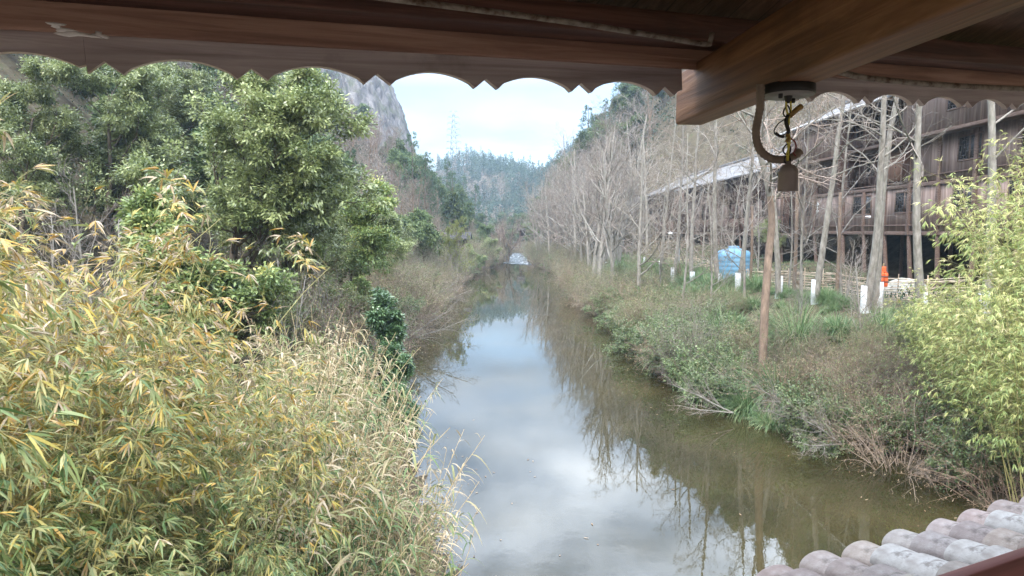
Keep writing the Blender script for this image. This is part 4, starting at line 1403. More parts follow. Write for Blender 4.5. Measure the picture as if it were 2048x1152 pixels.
q = Soup()
NS = 15
sl_ = np.arange(0, fl_[-1], .16)
for k in range(NS):
    ph = k * PI
    for piece in range(0, len(sl_) - 2, 13):
        ss = sl_[piece:piece + 16]
        if len(ss) < 3: continue
        pts = []
        dz_ = rng.normal(0, .035); a_, b_ = rng.normal(0, .02, 2)
        for j, s_ in enumerate(ss):
            p = fpt(s_); dxy = fpt(s_ + .05) - fpt(s_ - .05); nn = np.array([-dxy[1], dxy[0]]) / max(np.linalg.norm(dxy), 1e-6)
            off = .04 * math.sin(s_ / .64 * PI + ph) + a_
            pts.append([p[0] + nn[0] * off, p[1] + nn[1] * off, gz(p[0], p[1]) + .08 + k * .068 + dz_ + b_ * j * .15])
        q.tubes((np.array(pts) - f0)[None], np.full((1, len(pts)), .016), 4, rng.uniform(0, 1))
q.build('woven_strips', M['wattle'], fence)
for s_ in np.arange(.3, fl_[-1], 1.28):
    p = fpt(s_); z = gz(*p)
    q = Soup(); q.tube([(p[0] - f0[0], p[1] - f0[1], z - .3 - f0[2]), (p[0] - f0[0] + rng.normal(0, .02), p[1] - f0[1], z + 1.12 + rng.uniform(0, .15) - f0[2])], [.03, .026], 6, rng.uniform(0, 1))
    q.build('stake', M['wattle'], fence)

# blue plastic tank
td_ = 41.0; tx = ax(1467, td_); tz = gz(tx, td_)
tank = tag(empty('water_tank', (tx, td_, tz - .05), .35, 1.2), 'big faded blue plastic tank with domed top in the grass', 'tank')
q = Soup()
prof = [(.001, 0), (.86, 0), (.9, .05)]
for k in range(6):
    z = .12 + k * .22
    prof += [(.90, z), (.90, z + .12), (.89, z + .15), (.89, z + .19)]
prof += [(.9, 1.46), (.86, 1.60), (.72, 1.74), (.45, 1.84), (.28, 1.87), (.001, 1.88)]
q.lathe(prof, n=36); q.build('body', M['blue_tank'], tank, True)
q = Soup(); q.lathe([(.26, 1.85), (.27, 1.97), (.2, 1.99), (.001, 2.0)], n=20); q.build('lid', M['blue_tank'], tank, True)
q = Soup(); q.box(.12, .38, -.93, -.88, .05, .62); q.build('label_panel', M['white_paint'], tank)

# life vest hung on the fence
s_v = 3.3
p = fpt(2.6); vz = gz(*p)
vx, vy = float(ax(1769, 28.6)), 28.6
vest = tag(empty('life_vest', (vx, vy, gz(vx, vy) + .75)), 'bright orange life vest hung up by the woven fence', 'life vest')


def puffy(x0, x1, z0, z1, dep, y=0.0):
    q = Soup()
    n, m = 14, 14
    for sgn in (1, -1):
        U, W_ = np.meshgrid(np.linspace(-1, 1, n), np.linspace(-1, 1, m))
        prof = (np.maximum(0, 1 - np.abs(U) ** 4) * np.maximum(0, 1 - np.abs(W_) ** 6)) ** .5 * dep
        prof *= .85 + .15 * np.cos(W_ * 9)
        P = np.stack([(x0 + x1) / 2 + U * (x1 - x0) / 2, y - sgn * prof, (z0 + z1) / 2 + W_ * (z1 - z0) / 2], -1)
        q.grid(P if sgn > 0 else P[::-1])
    return q


puffy(-.17, -.012, .02, .62, .07, -.02).build('front_panel', M['orange'], vest, True)
puffy(.012, .17, .0, .60, .07, -.02).build('front_panel', M['orange'], vest, True)
puffy(-.18, .18, .03, .66, .06, .11).build('back_panel', M['orange'], vest, True)
puffy(-.12, .12, .6, .86, .06, .05).build('collar', M['orange'], vest, True)
q = Soup(); q.box(-.19, .19, -.105, -.097, .2, .24); q.box(-.19, .19, -.105, -.097, .42, .46)
q.build('strap', M['belt'], vest)
q = Soup(); q.tube([(0, .05, -.6), (0, .05, 1.0)], [.03, .03], 6)
tag(q.build('pole', M['straw'], None), 'thin bare pole holding up the orange life vest', 'pole').location = vest.location

# mossy boulder under the house
bx_, by_ = float(ax(1815, 31)), 31.0
q = Soup()
A_, B_ = np.meshgrid(np.linspace(0, 2 * PI, 36, endpoint=False), np.linspace(-.45 * PI, .5 * PI, 20))
rr = 1 + .30 * (vnoise(A_ * 3, B_ * 3, 1.3, 9) - .5) + .15 * (vnoise(A_ * 3, B_ * 3, .5, 10) - .5)
q.grid(np.stack([1.0 * rr * np.cos(B_) * np.cos(A_), .8 * rr * np.cos(B_) * np.sin(A_), .62 * rr * np.sin(B_)], -1), wrap=True)
tag(q.build('boulder', M['stone'], None, True, (bx_, by_, gz(bx_, by_) + .3)), 'pale mossy boulder on the slope under the stilt house', 'boulder')

# thin lamp pole in front of the middle house
lx, ly = float(ax(1358, 52)), 52.0
lp = tag(empty('street_lamp', (lx, ly, gz(lx, ly))), 'thin pale blue lamp pole with a short arm before the middle house', 'lamp post')
q = Soup(); q.tube([(0, 0, -.3), (0, 0, 3.3)], [.06, .045], 8); q.build('pole', M['steel'], lp, True)
q = Soup(); q.bar((0, 0, 3.05), (-.75, 0, 3.12), .05); q.build('arm', M['steel'], lp)
q = Soup(); q.lathe([(.001, .1), (.1, .08), (.16, 0), (.15, -.06), (.001, -.07)], (-.7, 0, 3.06), 12); q.build('lamp_head', M['white_paint'], lp, True)
# stone bench with white stakes on the far path
q = Soup()
ex, ey = 10.2, 78.0
bn = tag(empty('path_bench', (ex, ey, gz(ex, ey))), 'small pale bench at the far end of the right bank path', 'bench')
q.box(-1.0, 1.0, -.3, .3, .42, .52); q.build('seat', M['stone'], bn)
for sx in (-.7, .7):
    q = Soup(); q.box(sx - .12, sx + .12, -.25, .25, -.1, .42); q.build('leg', M['stone'], bn)

# ------------------------------------------------------------------ plants
def put(proto, name, x, y, sc=1.0, rz=None, label=None, cat=None, group=None, tilt=None, dz=0.0):
    return proto.place(name, (float(x), float(y), gz(x, y) + dz), rng.uniform(0, 2 * PI) if rz is None else rz, sc, label, cat, group, tilt)


PB = [bare_tree(100 + i, H=14, r1k=.36, r=.165, clear=.40, n1=10, n2=5, n3=4, n4=3, spread=.28, a1=70) for i in range(3)]           # tall pole trunks
PM = [bare_tree(120 + i, H=11.5, r=.15, clear=.22, n1=12, n2=6, n3=5, n4=2, spread=.42, a1=56, fork=1 + (i > 1)) for i in range(3)]    # bushy crowns
PS = [bare_tree(140 + i, H=5.5, r=.06, clear=.12, n1=10, n2=6, n3=4, n4=0, spread=.48, a1=45, fork=2, up=.1) for i in range(2)]
HB = [bare_tree(160 + i, H=9, r=.11, clear=.2, n1=12, n2=7, n3=5, n4=2, spread=.42, a1=48, bark='bark_brown', twig='twig_hill', fork=1 + i % 2) for i in range(3)]
HG = [leafy_tree(180 + i, H=8, n1=12, n2=6, n3=5, per=14, leaf=(.34, .17), mat='hill_green', cluster=.5, spread=.42) for i in range(3)]
HP = [conifer(200 + i, H=12 + i) for i in range(2)]
EV = [leafy_tree(220, H=8, per=84, n1=18, n2=7, n3=6, spread=.48, clear=.2, leaf=(.13, .056)), leafy_tree(221, H=9.5, per=80, n1=18, n2=7, n3=6, leaf=(.14, .06), spread=.46, clear=.2),
      leafy_tree(222, H=6, per=64, n1=14, spread=.50, clear=.25, leaf=(.125, .055))]
EL = [leafy_tree(230, H=5.2, per=56, n1=12, mat='camphor_light', spread=.42, leaf=(.145, .07)), leafy_tree(231, H=6.2, per=52, n1=12, mat='camphor_light', spread=.40, leaf=(.13, .058), tint=(.2, 1))]
GS = leafy_tree(240, H=3.6, r=.05, clear=.05, n1=16, n2=7, n3=6, per=48, leaf=(.105, .05), mat='glossy', spread=.36, a1=66, cluster=.2)
BG = [bamboo(300 + i, H=5.6, n=20, nb=19, ns=6, nl=6, L=.185, W=.024, tint=[(.0, .9), (.12, 1.0), (.0, .68)][i]) for i in range(3)]
BR = [bamboo(320 + i, H=6.0, n=26, nb=24, ns=7, nl=6, L=.135, W=.021, mat='bamboo_green', tint=(.2, .95), lean=.30) for i in range(2)]
RD = [reed(340 + i, tint=[(.1, .95), (.3, 1), (0, .7)][i], bias=(.06, -.03)) for i in range(3)]
RL = reed(350, H=1.6, n=34, spread=.55, nl=11, L=.42, tint=(.15, .9), lean=.5, plumes=0)
BB = [brush(400 + i, H=1.9, n=40, n2=6, n3=3, r=.013, lean=1.0, grav=-.12, wig=.26, leaves=('dry', 2, .06, .02, .1, .9)) for i in range(3)]                         # dry brown tangle
BT = [brush(410 + i, H=2.6, n=26, n2=8, n3=6, lean=.5, grav=.0, leaves=('hill_green', 2, .06, .03, .2, 1)) for i in range(2)]       # thin mixed bushes
BI = [brush(420 + i, H=1.5, n=36, n2=8, n3=5, leaves=('ivy', 9, .085, .055, .0, 1)) for i in range(2)]                          # leafy creeper mounds
BO = [brush(430 + i, H=2.3, n=34, n2=8, n3=5, leaves=('reed', 3, .10, .022, .0, .9)) for i in range(2)]                         # olive
TK = [tussock(440, 1.35), tussock(441, 1.1, tint=(.1, 1.0)), tussock(442, 1.6, tint=(0, .7), n=800)]
HN = bare_tree(460, H=8, r=.09, clear=.15, n1=16, n2=7, n3=5, n4=2, spread=.36, a1=38, up=.12, fork=2, leaves=('new_leaf', 7, .12, .06))
DK = bare_tree(470, H=9.5, r=.2, clear=.12, n1=12, n2=8, n3=6, n4=2, spread=.48, a1=46, bark='bark_dark', twig='twig_brown', fork=3)


def whitewash(tree, r, h, wob=0.0):
    q = Soup(); q.lathe([(r * 1.10, -.25), (r * 1.085, h * .5), (r * 1.06, h), (r * .9, h + .012)], n=14)
    return q.build('painted_base', M['whitewash'], tree, True)


# --- right bank: whitewashed pole trunks in front of the houses
FRONT = [  # px at base, distance, proto, scale, tilt (y), label
    (1850, 24.6, 0, 1.02, .035, 'thick whitewashed bare tree, straight pale trunk just left of the green bamboo'),
    (1735, 25.4, 1, 1.0, .05, 'leaning whitewashed bare tree crossing behind its straighter twin by the life vest'),
    (1760, 26.4, 2, .98, 0, 'straight pale bare tree close beside the orange life vest'),
    (1633, 28.0, 0, .92, .02, 'whitewashed bare tree standing midway along the woven fence'),
    (1560, 30.8, 1, .88, 0, 'whitewashed bare tree between the bent brown trunk and the woven fence'),
    (1974, 23.0, 2, 1.05, .01, 'rightmost tall bare trunk rising out of the green bamboo'),
    (1478, 36.5, 1, .92, -.02, 'bare tree rising just behind the right edge of the blue tank'),
    (1438, 39.0, 0, .95, 0, 'bare tree rising just behind the left edge of the blue tank'),
    (1386, 43.0, 2, .9, .02, 'whitewashed bare tree standing before the middle house, left of the tank'),
    (1347, 47.0, 1, .9, -.02, 'pale whitewashed trunk next to the thin lamp pole'),
    (1322, 52.0, 0, .85, 0, 'slim bare tree before the gap between the two farther houses'),
    (1290, 57.0, 2, .9, .02, 'bare tree with whitewashed foot before the farthest house'),
]
for px, d, k, sc_, tl, lab in FRONT:
    o = put(PB[k], 'bare_tree', ax(px, d), d, sc_, None, lab, 'tree', 'whitewashed bare trees along the right bank', (0, tl))
    whitewash(o, .17, 1.0 / sc_)
PT = [bare_tree(480 + i, H=10, r=.075, r1k=.45, clear=.16, n1=16, n2=6, n3=5, n4=2, spread=.34, a1=62, lean=.1) for i in range(2)]
g = np.random.default_rng(68)
for i, (px, d) in enumerate([(1262, 66), (1300, 70), (1318, 44), (1336, 62), (1362, 38), (1405, 54), (1422, 33), (1462, 47), (1492, 33), (1516, 42), (1578, 34), (1604, 30.5), (1690, 31), (1376, 72), (1444, 64)]):
    put(PT[i % 2], 'bare_tree', ax(px, d), d, g.uniform(.72, 1.1), None, 'slender young bare tree with fine twigs screening the plank houses', 'tree', 'slender bare trees before the houses')
# sawn-off poles and saplings between them
for px, d, hgt, r_, lab in [(1676, 30.5, 5.0, .085, 'sawn off bare pole trunk without branches before the house wall'), (1590, 35, 6.0, .10, 'dark slim branchless trunk right of the blue tank'), (1502, 37, 4.6, .08, 'short branchless stump pole near the tank')]:
    q = Soup()
    x, y = ax(px, d), d
    q.tube([(0, 0, -.3), (.03, 0, hgt * .5), (0, .04, hgt), (0, .04, hgt + .01)], [r_, r_ * .9, r_ * .8, .005], 10)
    o = tag(q.build('dead_tree', M['bark_brown'], None, True, (x, y, gz(x, y))), lab, 'trunk')

# the bent orange-brown tree at the water side
g = np.random.default_rng(77)
bd_ = 23.0
bx0 = float(ax(1528, bd_)); bz0 = gz(bx0, bd_)
bent = tag(empty('bent_tree', (bx0, bd_, bz0)), 'bent bare tree with orange brown lower trunk leaning over the bank', 'tree')
path = np.array([at(1526, 690, bd_), at(1530, 600, bd_ + .1), at(1538, 500, bd_ + .3), at(1546, 430, bd_ + .4), at(1538, 370, bd_ + .4), at(1520, 310, bd_ + .3), at(1505, 250, bd_ + .1), at(1512, 190, bd_), at(1500, 120, bd_ - .2), at(1506, 40, bd_ - .1), at(1495, -60, bd_)])
path = path - np.array(bent.location)
path[0, 2] = min(path[0, 2], -.25)
Pp = np.array([[np.interp(u, np.linspace(0, 1, len(path)), path[:, j]) for j in range(3)] for u in np.linspace(0, 1, 12)])[None]
Rp = np.array([[.15, .14, .13, .12, .12, .105, .095, .085, .075, .06, .045, .03]])
q = Soup(); q.tubes(Pp[:, :5], Rp[:, :5], 9, .5); q.build('trunk', M['bark_brown'], bent, True)
q = Soup(); q.tubes(Pp[:, 4:], Rp[:, 4:], 9, .5)
s1, d1, l1, r1 = kids(Pp, Rp, [9.0], 14, .30, .98, 62, 14, .32, .5, g, .4, .05)
P1, R1 = grow(s1, d1, l1, r1, 8, .16, .03, .3, g); q.tubes(P1, R1, 5, .6)
q.build('upper_trunk', M['bark_pale'], bent, True)
s2, d2, l2, r2 = kids(P1, R1, l1, 7, .2, 1, 48, 14, .48, .6, g, .4)
P2, R2 = grow(s2, d2, l2, np.maximum(r2, .007), 5, .18, .02, .4, g)
s3, d3, l3, r3 = kids(P2, R2, l2, 5, .2, 1, 46, 14, .5, .65, g, .3)
P3, R3 = grow(s3, d3, l3, np.maximum(r3, .004), 4, .18, .02, .5, g)
q = Soup(); q.tubes(P2, R2, 4, .5); q.tubes(P3, R3, 3, g.uniform(.3, 1, len(P3)))
q.build('crown', M['twig_pale'], bent)

# --- right bank: the crowd of pale bare trees upstream
grp = 'pale bare trees crowded along the right bank'
lab = 'pale leafless tree in the crowd lining the right bank upstream'
pts = []
tries = 0
while len(pts) < 54 and tries < 9000:
    tries += 1
    y = rng.uniform(42, 128); s_ = rng.uniform(2.0, 14) if y < 100 else rng.uniform(1.5, 9)
    x = float(xr(y)) + s_
    if any((x - a) ** 2 + (y - b) ** 2 < 4.0 for a, b in pts): continue
    if 1024 + F_PX * x / y > (1235 if y < 92 else 1290): continue
    pts.append((x, y))
for i, (x, y) in enumerate(pts):
    pr = (PM + PB)[rng.integers(0, 6)] if x - xr(y) > 5 else PM[rng.integers(0, 3)]
    o = put(pr, 'bare_tree', x, y, rng.uniform(1.05, 1.5), None, lab, 'tree', grp)
    if pr in PB and y < 90: whitewash(o, .17, .8)
for px, d, sc_, lab2 in [(1236, 62, 1.4, 'broad pale bare tree nearest the river among the right bank crowd'), (1278, 44, 1.0, 'bare tree with brownish trunk at the left end of the grass strip')]:
    put(PM[1 if d > 50 else 0], 'bare_tree', ax(px, d), d, sc_, .6, lab2, 'tree')

# --- the hillsides: individual trees
def hill_trees(n, ylo, yhi, slo, shi, side, mix, label, group, seed, mind=3.0, scl=(.8, 1.25)):
    g = np.random.default_rng(seed)
    got = []
    t_ = 0
    while len(got) < n and t_ < 40000:
        t_ += 1
        y = ylo + (yhi - ylo) * g.uniform() ; s_ = slo + (shi - slo) * g.uniform() ** 1.1
        x = float(xr(y)) + s_ if side > 0 else float(xl(y)) - s_
        # only where the picture can see the slope
        px = 1024 + F_PX * x / y
        if px < -150 or px > 2150: continue
        if side > 0 and x < 31.5 and y < 112: continue
        if side < 0 and ((x + 62) / 36) ** 2 + ((y - 214) / 33) ** 2 < 1 and px > 735: continue
        if any((x - a) ** 2 + (y - b) ** 2 < mind ** 2 for a, b in got): continue
        got.append((x, y))
        pn = vnoise(x, y, 14, seed) * .65 + g.uniform(0, 1) * .35
        a, b = mix(y)
        kind = 0 if pn < a else (1 if pn < b else 2)
        pr, nm, kd = [(HB, 'bare_tree', 0), (HG, 'evergreen_tree', 1), (HP, 'conifer_tree', 2)][kind]
        put(pr[g.integers(0, len(pr))], nm, x, y, g.uniform(*scl) * (1.0 if kind else 1.05), g.uniform(0, 6.28), label[kind], 'tree', group[kind])
    return len(got)


hill_trees(262, 36, 232, 9, 78, -1, lambda y: (.46, .76), ['leafless grey brown tree on the left hillside', 'rounded green tree on the left hillside', 'dark conifer on the left hillside'],
           ['bare trees on the left hillside', 'green trees on the left hillside', 'conifers on the left hillside'], 31, 3.6)
hill_trees(270, 40, 300, 5, 66, 1, lambda y: (.56, .84) if y < 95 else (.22, .66), ['leafless brown tree on the right hillside', 'rounded green tree on the right hillside', 'dark conifer on the right hillside'],
           ['bare trees on the right hillside', 'green trees on the right hillside', 'conifers on the right hillside'], 32, 3.6)


g = np.random.default_rng(35)
kk_ = 0
for _ in range(4000):
    if kk_ >= 46: break
    a_ = g.uniform(PI, 2 * PI); h_ = g.uniform(12, 66)
    r_ = float(np.interp(h_ / 1, prof_h, prof_r)) * .97
    x, y = -62 + r_ * math.cos(a_), 214 + .9 * r_ * math.sin(a_)
    if 1024 + F_PX * x / y > 738 + g.uniform(-30, 22): continue
    k = g.integers(0, 3)
    pr, nm, kd = [(HB, 'bare_tree', 0), (HG, 'evergreen_tree', 1), (HP, 'conifer_tree', 2)][k]
    pr[g.integers(0, len(pr))].place(nm, (x, y, h_ - 1.5), g.uniform(0, 6.28), g.uniform(.8, 1.2), ['leafless tree clinging to the cliff top slope', 'rounded green tree clinging to the cliff', 'conifer clinging to the cliff'][k], 'tree',
                                     ['bare trees on the cliff', 'green trees on the cliff', 'conifers on the cliff'][k])
    kk_ += 1


def forest(name, ptsxy, seed, per=(120, 200), size=.55, label=None, rad=(2.2, 3.6), hgt=(5, 9), mat='far_leaf'):
    """one continuous far wood: many small leaf clumps spread through crown volumes"""
    g = np.random.default_rng(seed)
    q = Soup()
    for (x, y) in ptsxy:
        z = gz(x, y)
        h = g.uniform(*hgt); r = g.uniform(*rad)
        con = g.uniform() < .4
        n = g.integers(*per)
        u = g.uniform(0, 1, n)
        rr = (r * (1 - u) * .75 + .25) if con else r * np.sin(PI * np.clip(u * .85 + .12, 0, 1)) ** .7
        a = g.uniform(0, 2 * PI, n); k = g.uniform(.45, 1, n)
        P = np.stack([x + rr * k * np.cos(a), y + rr * k * np.sin(a), z + h * .2 + u * h * (1.15 if con else .85)], -1) + g.normal(0, .2, (n, 3))
        pick = vnoise(x, y, 18, seed) * .6 + g.uniform(0, .4)
        base = .88 if pick > .68 else (.2 if con else g.uniform(.2, .55))
        q.blades(P, g.normal(0, 1, (n, 3)), np.array([0, 0, 1.]) + g.normal(0, .6, (n, 3)), size * g.uniform(.6, 1.4, n), size * .55, np.clip(base + g.normal(0, .09, n), 0, .72 if base < .8 else 1), **DIAMOND)
        q.tubes(np.array([[(x, y, z - .5), (x, y, z + h * .5), (x, y, z + h * .8)]]), np.array([[.16, .11, .05]]), 3, .1)
    return tag(q.build(name, M[mat]), label, 'forest', None, 'stuff')


g = np.random.default_rng(51)
fp = []
for _ in range(2300):
    y = g.uniform(285, 520); x = g.uniform(-.22, .22) * y
    fp.append((x, y))
fp = [p for p in fp if abs(p[0] - xl(p[1]) * .5 - xr(p[1]) * .5) > 9]
forest('far_forest', fp, 52, label='hazy blue green wood covering the far hill', per=(110, 190), size=.75, rad=(2.2, 3.8), hgt=(6, 11))
# low growth that covers the slopes between the trees
g = np.random.default_rng(53)
for side, nm, lb in ((-1, 'undergrowth', 'low scrub covering the left slope between trees'), (1, 'undergrowth', 'low scrub covering the right slope between trees')):
    q = Soup()
    n = 7000
    y = 24 + (310 - 24) * g.uniform(0, 1, n) ** 1.3
    s_ = 3 + 72 * g.uniform(0, 1, n) ** 1.2
    x = xr(y) + s_ if side > 0 else xl(y) - s_
    ok = (np.abs(x / y) < .85)
    if side > 0: ok &= ~((x > 19) & (x < 31) & (y < 110)) & (s_ > 9)
    else: ok &= ~((((x + 62) / 38) ** 2 + ((y - 214) / 35) ** 2 < 1))
    x, y = x[ok], y[ok]
    z = ground(x, y)
    m = 16
    sz = np.clip(y / 110, .35, 1.4)
    c = np.repeat(np.stack([x, y, z], -1), m, 0) + g.normal(0, 1, (len(x) * m, 3)) * np.array([.9, .9, .5]) * np.repeat(sz, m)[:, None] + np.array([0, 0, .5])
    t = np.clip(np.repeat(.25 + .65 * (vnoise(x, y, 9, 5) > .55) + g.normal(0, .06, len(x)), m) + g.normal(0, .08, len(c)), 0, 1)
    q.blades(c, g.normal(0, 1, c.shape), np.array([0, 0, 1.]) + g.normal(0, .6, c.shape), np.repeat(sz, m) * .42 * g.uniform(.6, 1.4, len(c)), np.repeat(sz, m) * .2, t, **DIAMOND)
    tag(q.build(nm, M['far_leaf']), lb, 'scrub', None, 'stuff')

# --- left bank: evergreens and shrubs
for px, d, pr, sc_, nm, lab in [
    (452, 24.5, EV[0], 1.3, 'evergreen_tree', 'large dense glossy evergreen at the centre of the left bank'),
    (388, 19.5, EL[0], 1.12, 'evergreen_tree', 'lighter yellow green evergreen just above the golden bamboo'),
    (215, 33, EV[1], 1.2, 'evergreen_tree', 'tall dark rounded evergreen at upper left under the eave'),
    (50, 30, EV[0], 1.15, 'evergreen_tree', 'dense evergreen at the far left edge of the view'),
    (335, 43, EV[1], 1.2, 'evergreen_tree', 'tallest evergreen behind the others with bare limbs near its top'),
    (690, 32, EL[1], 1.12, 'evergreen_tree', 'yellow green evergreen at the river side end of the left grove'),
    (590, 28, EV[2], 1.12, 'evergreen_tree', 'dark low evergreen between the big one and the yellow green one'),
    (545, 37, EV[2], 1.35, 'evergreen_tree', 'dark evergreen behind the big central one'),
    (630, 47, EV[0], .95, 'evergreen_tree', 'green tree half hidden behind the yellow green evergreen'),
    (130, 45, EV[1], 1.15, 'evergreen_tree', 'evergreen farther up the slope at upper left'),
    (745, 21.8, GS, 1.16, 'evergreen_shrub', 'rounded dark glossy shrub at the left waterline beside the reeds'),
    (782, 20.6, GS, .72, 'evergreen_shrub', 'smaller glossy shrub hanging over the water below the rounded one'),
    (648, 27, EL[1], .82, 'evergreen_tree', 'slim fresh green tree in front of the yellow green evergreen'),
    (735, 40, EV[2], .95, 'evergreen_tree', 'small rounded evergreen near the water beyond the yellow green one'),
    (775, 52, EV[2], .8, 'evergreen_tree', 'low evergreen by the waterline before the brown slope trees'),
    (700, 27.5, EV[2], .5, 'evergreen_shrub', 'dark low evergreen shrub behind the rounded glossy shrub'),
    (835, 68, EV[2], .62, 'evergreen_shrub', 'small green shrub on the left bank below the big conifer'),
    (948, 92, EL[0], .8, 'evergreen_shrub', 'yellow green shrub beside the half hidden hut'),
    (975, 108, EV[2], .8, 'evergreen_shrub', 'dark green shrub at the left edge of the rapids'),
    (700, 29, EL[0], .62, 'evergreen_tree', 'small bright green tree stepping down toward the glossy shrub'),
    (770, 44, EL[1], .7, 'evergreen_tree', 'fresh green tree leaning out over the left waterline'),
    (800, 60, HG[0], .75, 'evergreen_tree', 'rounded mid green tree on the left bank below the brown bare trees'),
    (480, 21, EV[2], .5, 'evergreen_shrub', 'small evergreen sapling under the big central evergreen'),
]:
    put(pr, nm, ax(px, d), d, sc_, (px * .37) % 6.28, lab, 'shrub' if 'shrub' in nm else 'tree')
for px, d, sc_, lab in [(188, 21, 1.05, 'pale leafless shrub rising above the golden bamboo at far left'), (288, 23, .8, 'small pale leafless shrub beside the yellow green evergreen'), (95, 22, .9, 'pale leafless shrub with wide fan of twigs near the left edge'),
                         (655, 25, .75, 'thin leafless sapling in the shade under the left grove'), (560, 22, .7, 'thin leafless sapling leaning among the reeds')]:
    put(PS[0 if d != 23 else 1], 'bare_shrub', ax(px, d), d, sc_, None, lab, 'shrub')
for px, d, k, sc_, lab in [(852, 106, 0, 1.15, 'big dark conifer at the foot of the cliff'), (826, 112, 1, 1.1, 'second dark conifer behind the big one by the cliff'), (874, 99, 1, .82, 'shorter dark conifer nearest the river on the left')]:
    put(HP[k], 'conifer_tree', ax(px, d), d, sc_, None, lab, 'tree')
put(HN, 'budding_tree', ax(912, 66), 66, .86, None, 'yellow green budding tree on the left bank before the far hill', 'tree')
put(DK, 'bare_tree', ax(1012, 128), 128, 1.0, None, 'dark many stemmed bare tree standing at the rapids', 'tree')
for px, d, sc_, lab in [(722, 62, 1.05, 'broad brownish bare tree on the slope behind the left grove'), (790, 78, 1.0, 'brownish bare tree left of the big conifer'), (610, 60, 1.1, 'brownish bare tree just above the left grove')]:
    put(HB[0 if d != 78 else 1], 'bare_tree', ax(px, d), d, sc_, None, lab, 'tree')

g = np.random.default_rng(66)
for i, (px, d) in enumerate([(850, 66), (880, 84), (930, 100), (962, 118), (945, 132), (900, 118), (985, 150), (870, 92), (800, 58), (835, 76), (1000, 165), (968, 158), (930, 145), (780, 66)]):
    x = min(ax(px, d), float(xl(d)) - 1.2)
    put(HB[i % 3] if i % 3 else HG[i % 2], 'bare_tree' if i % 3 else 'evergreen_tree', x, d, g.uniform(.5, .8), None, 'small leafless tree on the flat of the left bank upstream' if i % 3 else 'small green tree on the flat of the left bank upstream', 'tree', 'small bare trees on the left flat' if i % 3 else 'small green trees on the left flat')
for i, (px, d) in enumerate([(1050, 205), (1036, 215), (1022, 222), (1005, 208), (1062, 190), (1075, 172), (990, 195), (1018, 198), (1044, 232), (1000, 240), (1030, 255), (1058, 222), (1085, 158), (1068, 160), (1096, 140)]):
    k = i % 3
    put([HB, HG, HG][k][i % 2], 'bare_tree' if k == 0 else 'evergreen_tree', ax(px, d), d, g.uniform(.7, 1.05), None, 'small leafless tree beyond the rapids' if k == 0 else 'rounded green tree beyond the rapids', 'tree', 'bare trees beyond the rapids' if k == 0 else 'green trees beyond the rapids')
# left bank brush, row by row up the river
g = np.random.default_rng(61)
kinds = [(BB, 'dry_bush', 'dry brown brush along the left waterline', 'brown bushes on the left bank'), (BT, 'thin_bush', 'thin twiggy bush with a few leaves on the left bank', 'thin bushes on the left bank'), (BO, 'olive_bush', 'olive green bush on the left bank', 'olive bushes on the left bank'), (BI, 'leafy_bush', 'low leafy green mound on the left bank', 'leafy mounds on the left bank')]
n = 0
for y in np.concatenate([np.arange(24, 60, 1.5), np.arange(60, 146, 3.2)]):
    for j in range(3):
        s_ = [g.uniform(.7, 1.7), g.uniform(1.9, 3.8), g.uniform(3.8, 8.0)][j]
        if y < 30 and j == 0 and g.uniform() < .5: continue
        k = g.choice(4, p=[.32, .28, .22, .18])
        pr, nm, lb, gp = kinds[k]
        put(pr[g.integers(0, len(pr))], nm, xl(y) - s_, y + g.uniform(-.6, .6), g.uniform(.8, 1.35) * (1.12 if y > 60 else .95), None, lb, 'bush', gp)
for px, d, sc_, lab in [(885, 55, 1.6, 'large reddish brown bush bulging over the left waterline'), (820, 40, 1.3, 'pale brown brush below the budding tree side of the grove')]:
    put(BB[1], 'dry_bush', float(xl(d)) - 1.0, d, sc_, None, lab, 'bush')

# right bank cover
kinds = [(BB, 'dry_bush', 'dry brown tangle of stems on the right bank', 'brown tangles on the right bank'), (BT, 'thin_bush', 'thin twiggy bush with a few leaves on the right bank', 'thin bushes on the right bank'), (BO, 'olive_bush', 'olive green bush on the right bank', 'olive bushes on the right bank'), (BI, 'leafy_bush', 'leafy green creeper mound on the right bank', 'creeper mounds on the right bank'), (TK, 'grass_tussock', 'arching green grass tussock on the right bank', 'grass tussocks on the right bank')]
g = np.random.default_rng(63)
for y in np.concatenate([np.arange(14.5, 34, 1.0), np.arange(34, 62, 1.7), np.arange(62, 165, 3.6)]):
    for j in range(5 if y < 62 else 3):
        s_ = [g.uniform(.15, 1.0) + .45 * (y > 28), g.uniform(1.2, 2.4), g.uniform(2.4, 3.8), g.uniform(3.8, 5.6), g.uniform(5.6, 8.5)][j]
        x = float(xr(y)) + s_
        px = 1024 + F_PX * x / y
        if px > 2080: continue
        # what grows where, read off the photo
        if 1230 < px < 1500 and j < 3: p = [.10, .05, .12, .58, .15]
        elif 1400 < px < 1720 and j < 3: p = [.36, .08, .10, .18, .28]
        elif px >= 1720: p = [.30, .18, .18, .18, .16]
        elif j >= 3 and y < 75: p = [.06, .12, .06, .06, .70]
        elif j == 2 and y < 75: p = [.12, .12, .12, .14, .50]
        else: p = [.24, .2, .28, .22, .06]
        if y > 75: p = [.26, .20, .34, .20, 0]
        k = g.choice(5, p=p)
        pr, nm, lb, gp = kinds[k]
        hi = 1.0 if j < 2 else .8
        if k == 4: hi *= 1.35
        if y < 44: hi = [1, .95, .72, .55, .42][j]
        put(pr[g.integers(0, len(pr))], nm, x, y + g.uniform(-.4, .4), g.uniform(.75, 1.2) * hi * (1.2 if y > 62 else 1), None, lb, 'grass' if k == 4 else 'bush', gp)
g = np.random.default_rng(65)
q = Soup()
n = 42000
y = 13 + 62 * g.uniform(0, 1, n) ** 1.5; s_ = 2.0 + 14 * g.uniform(0, 1, n)
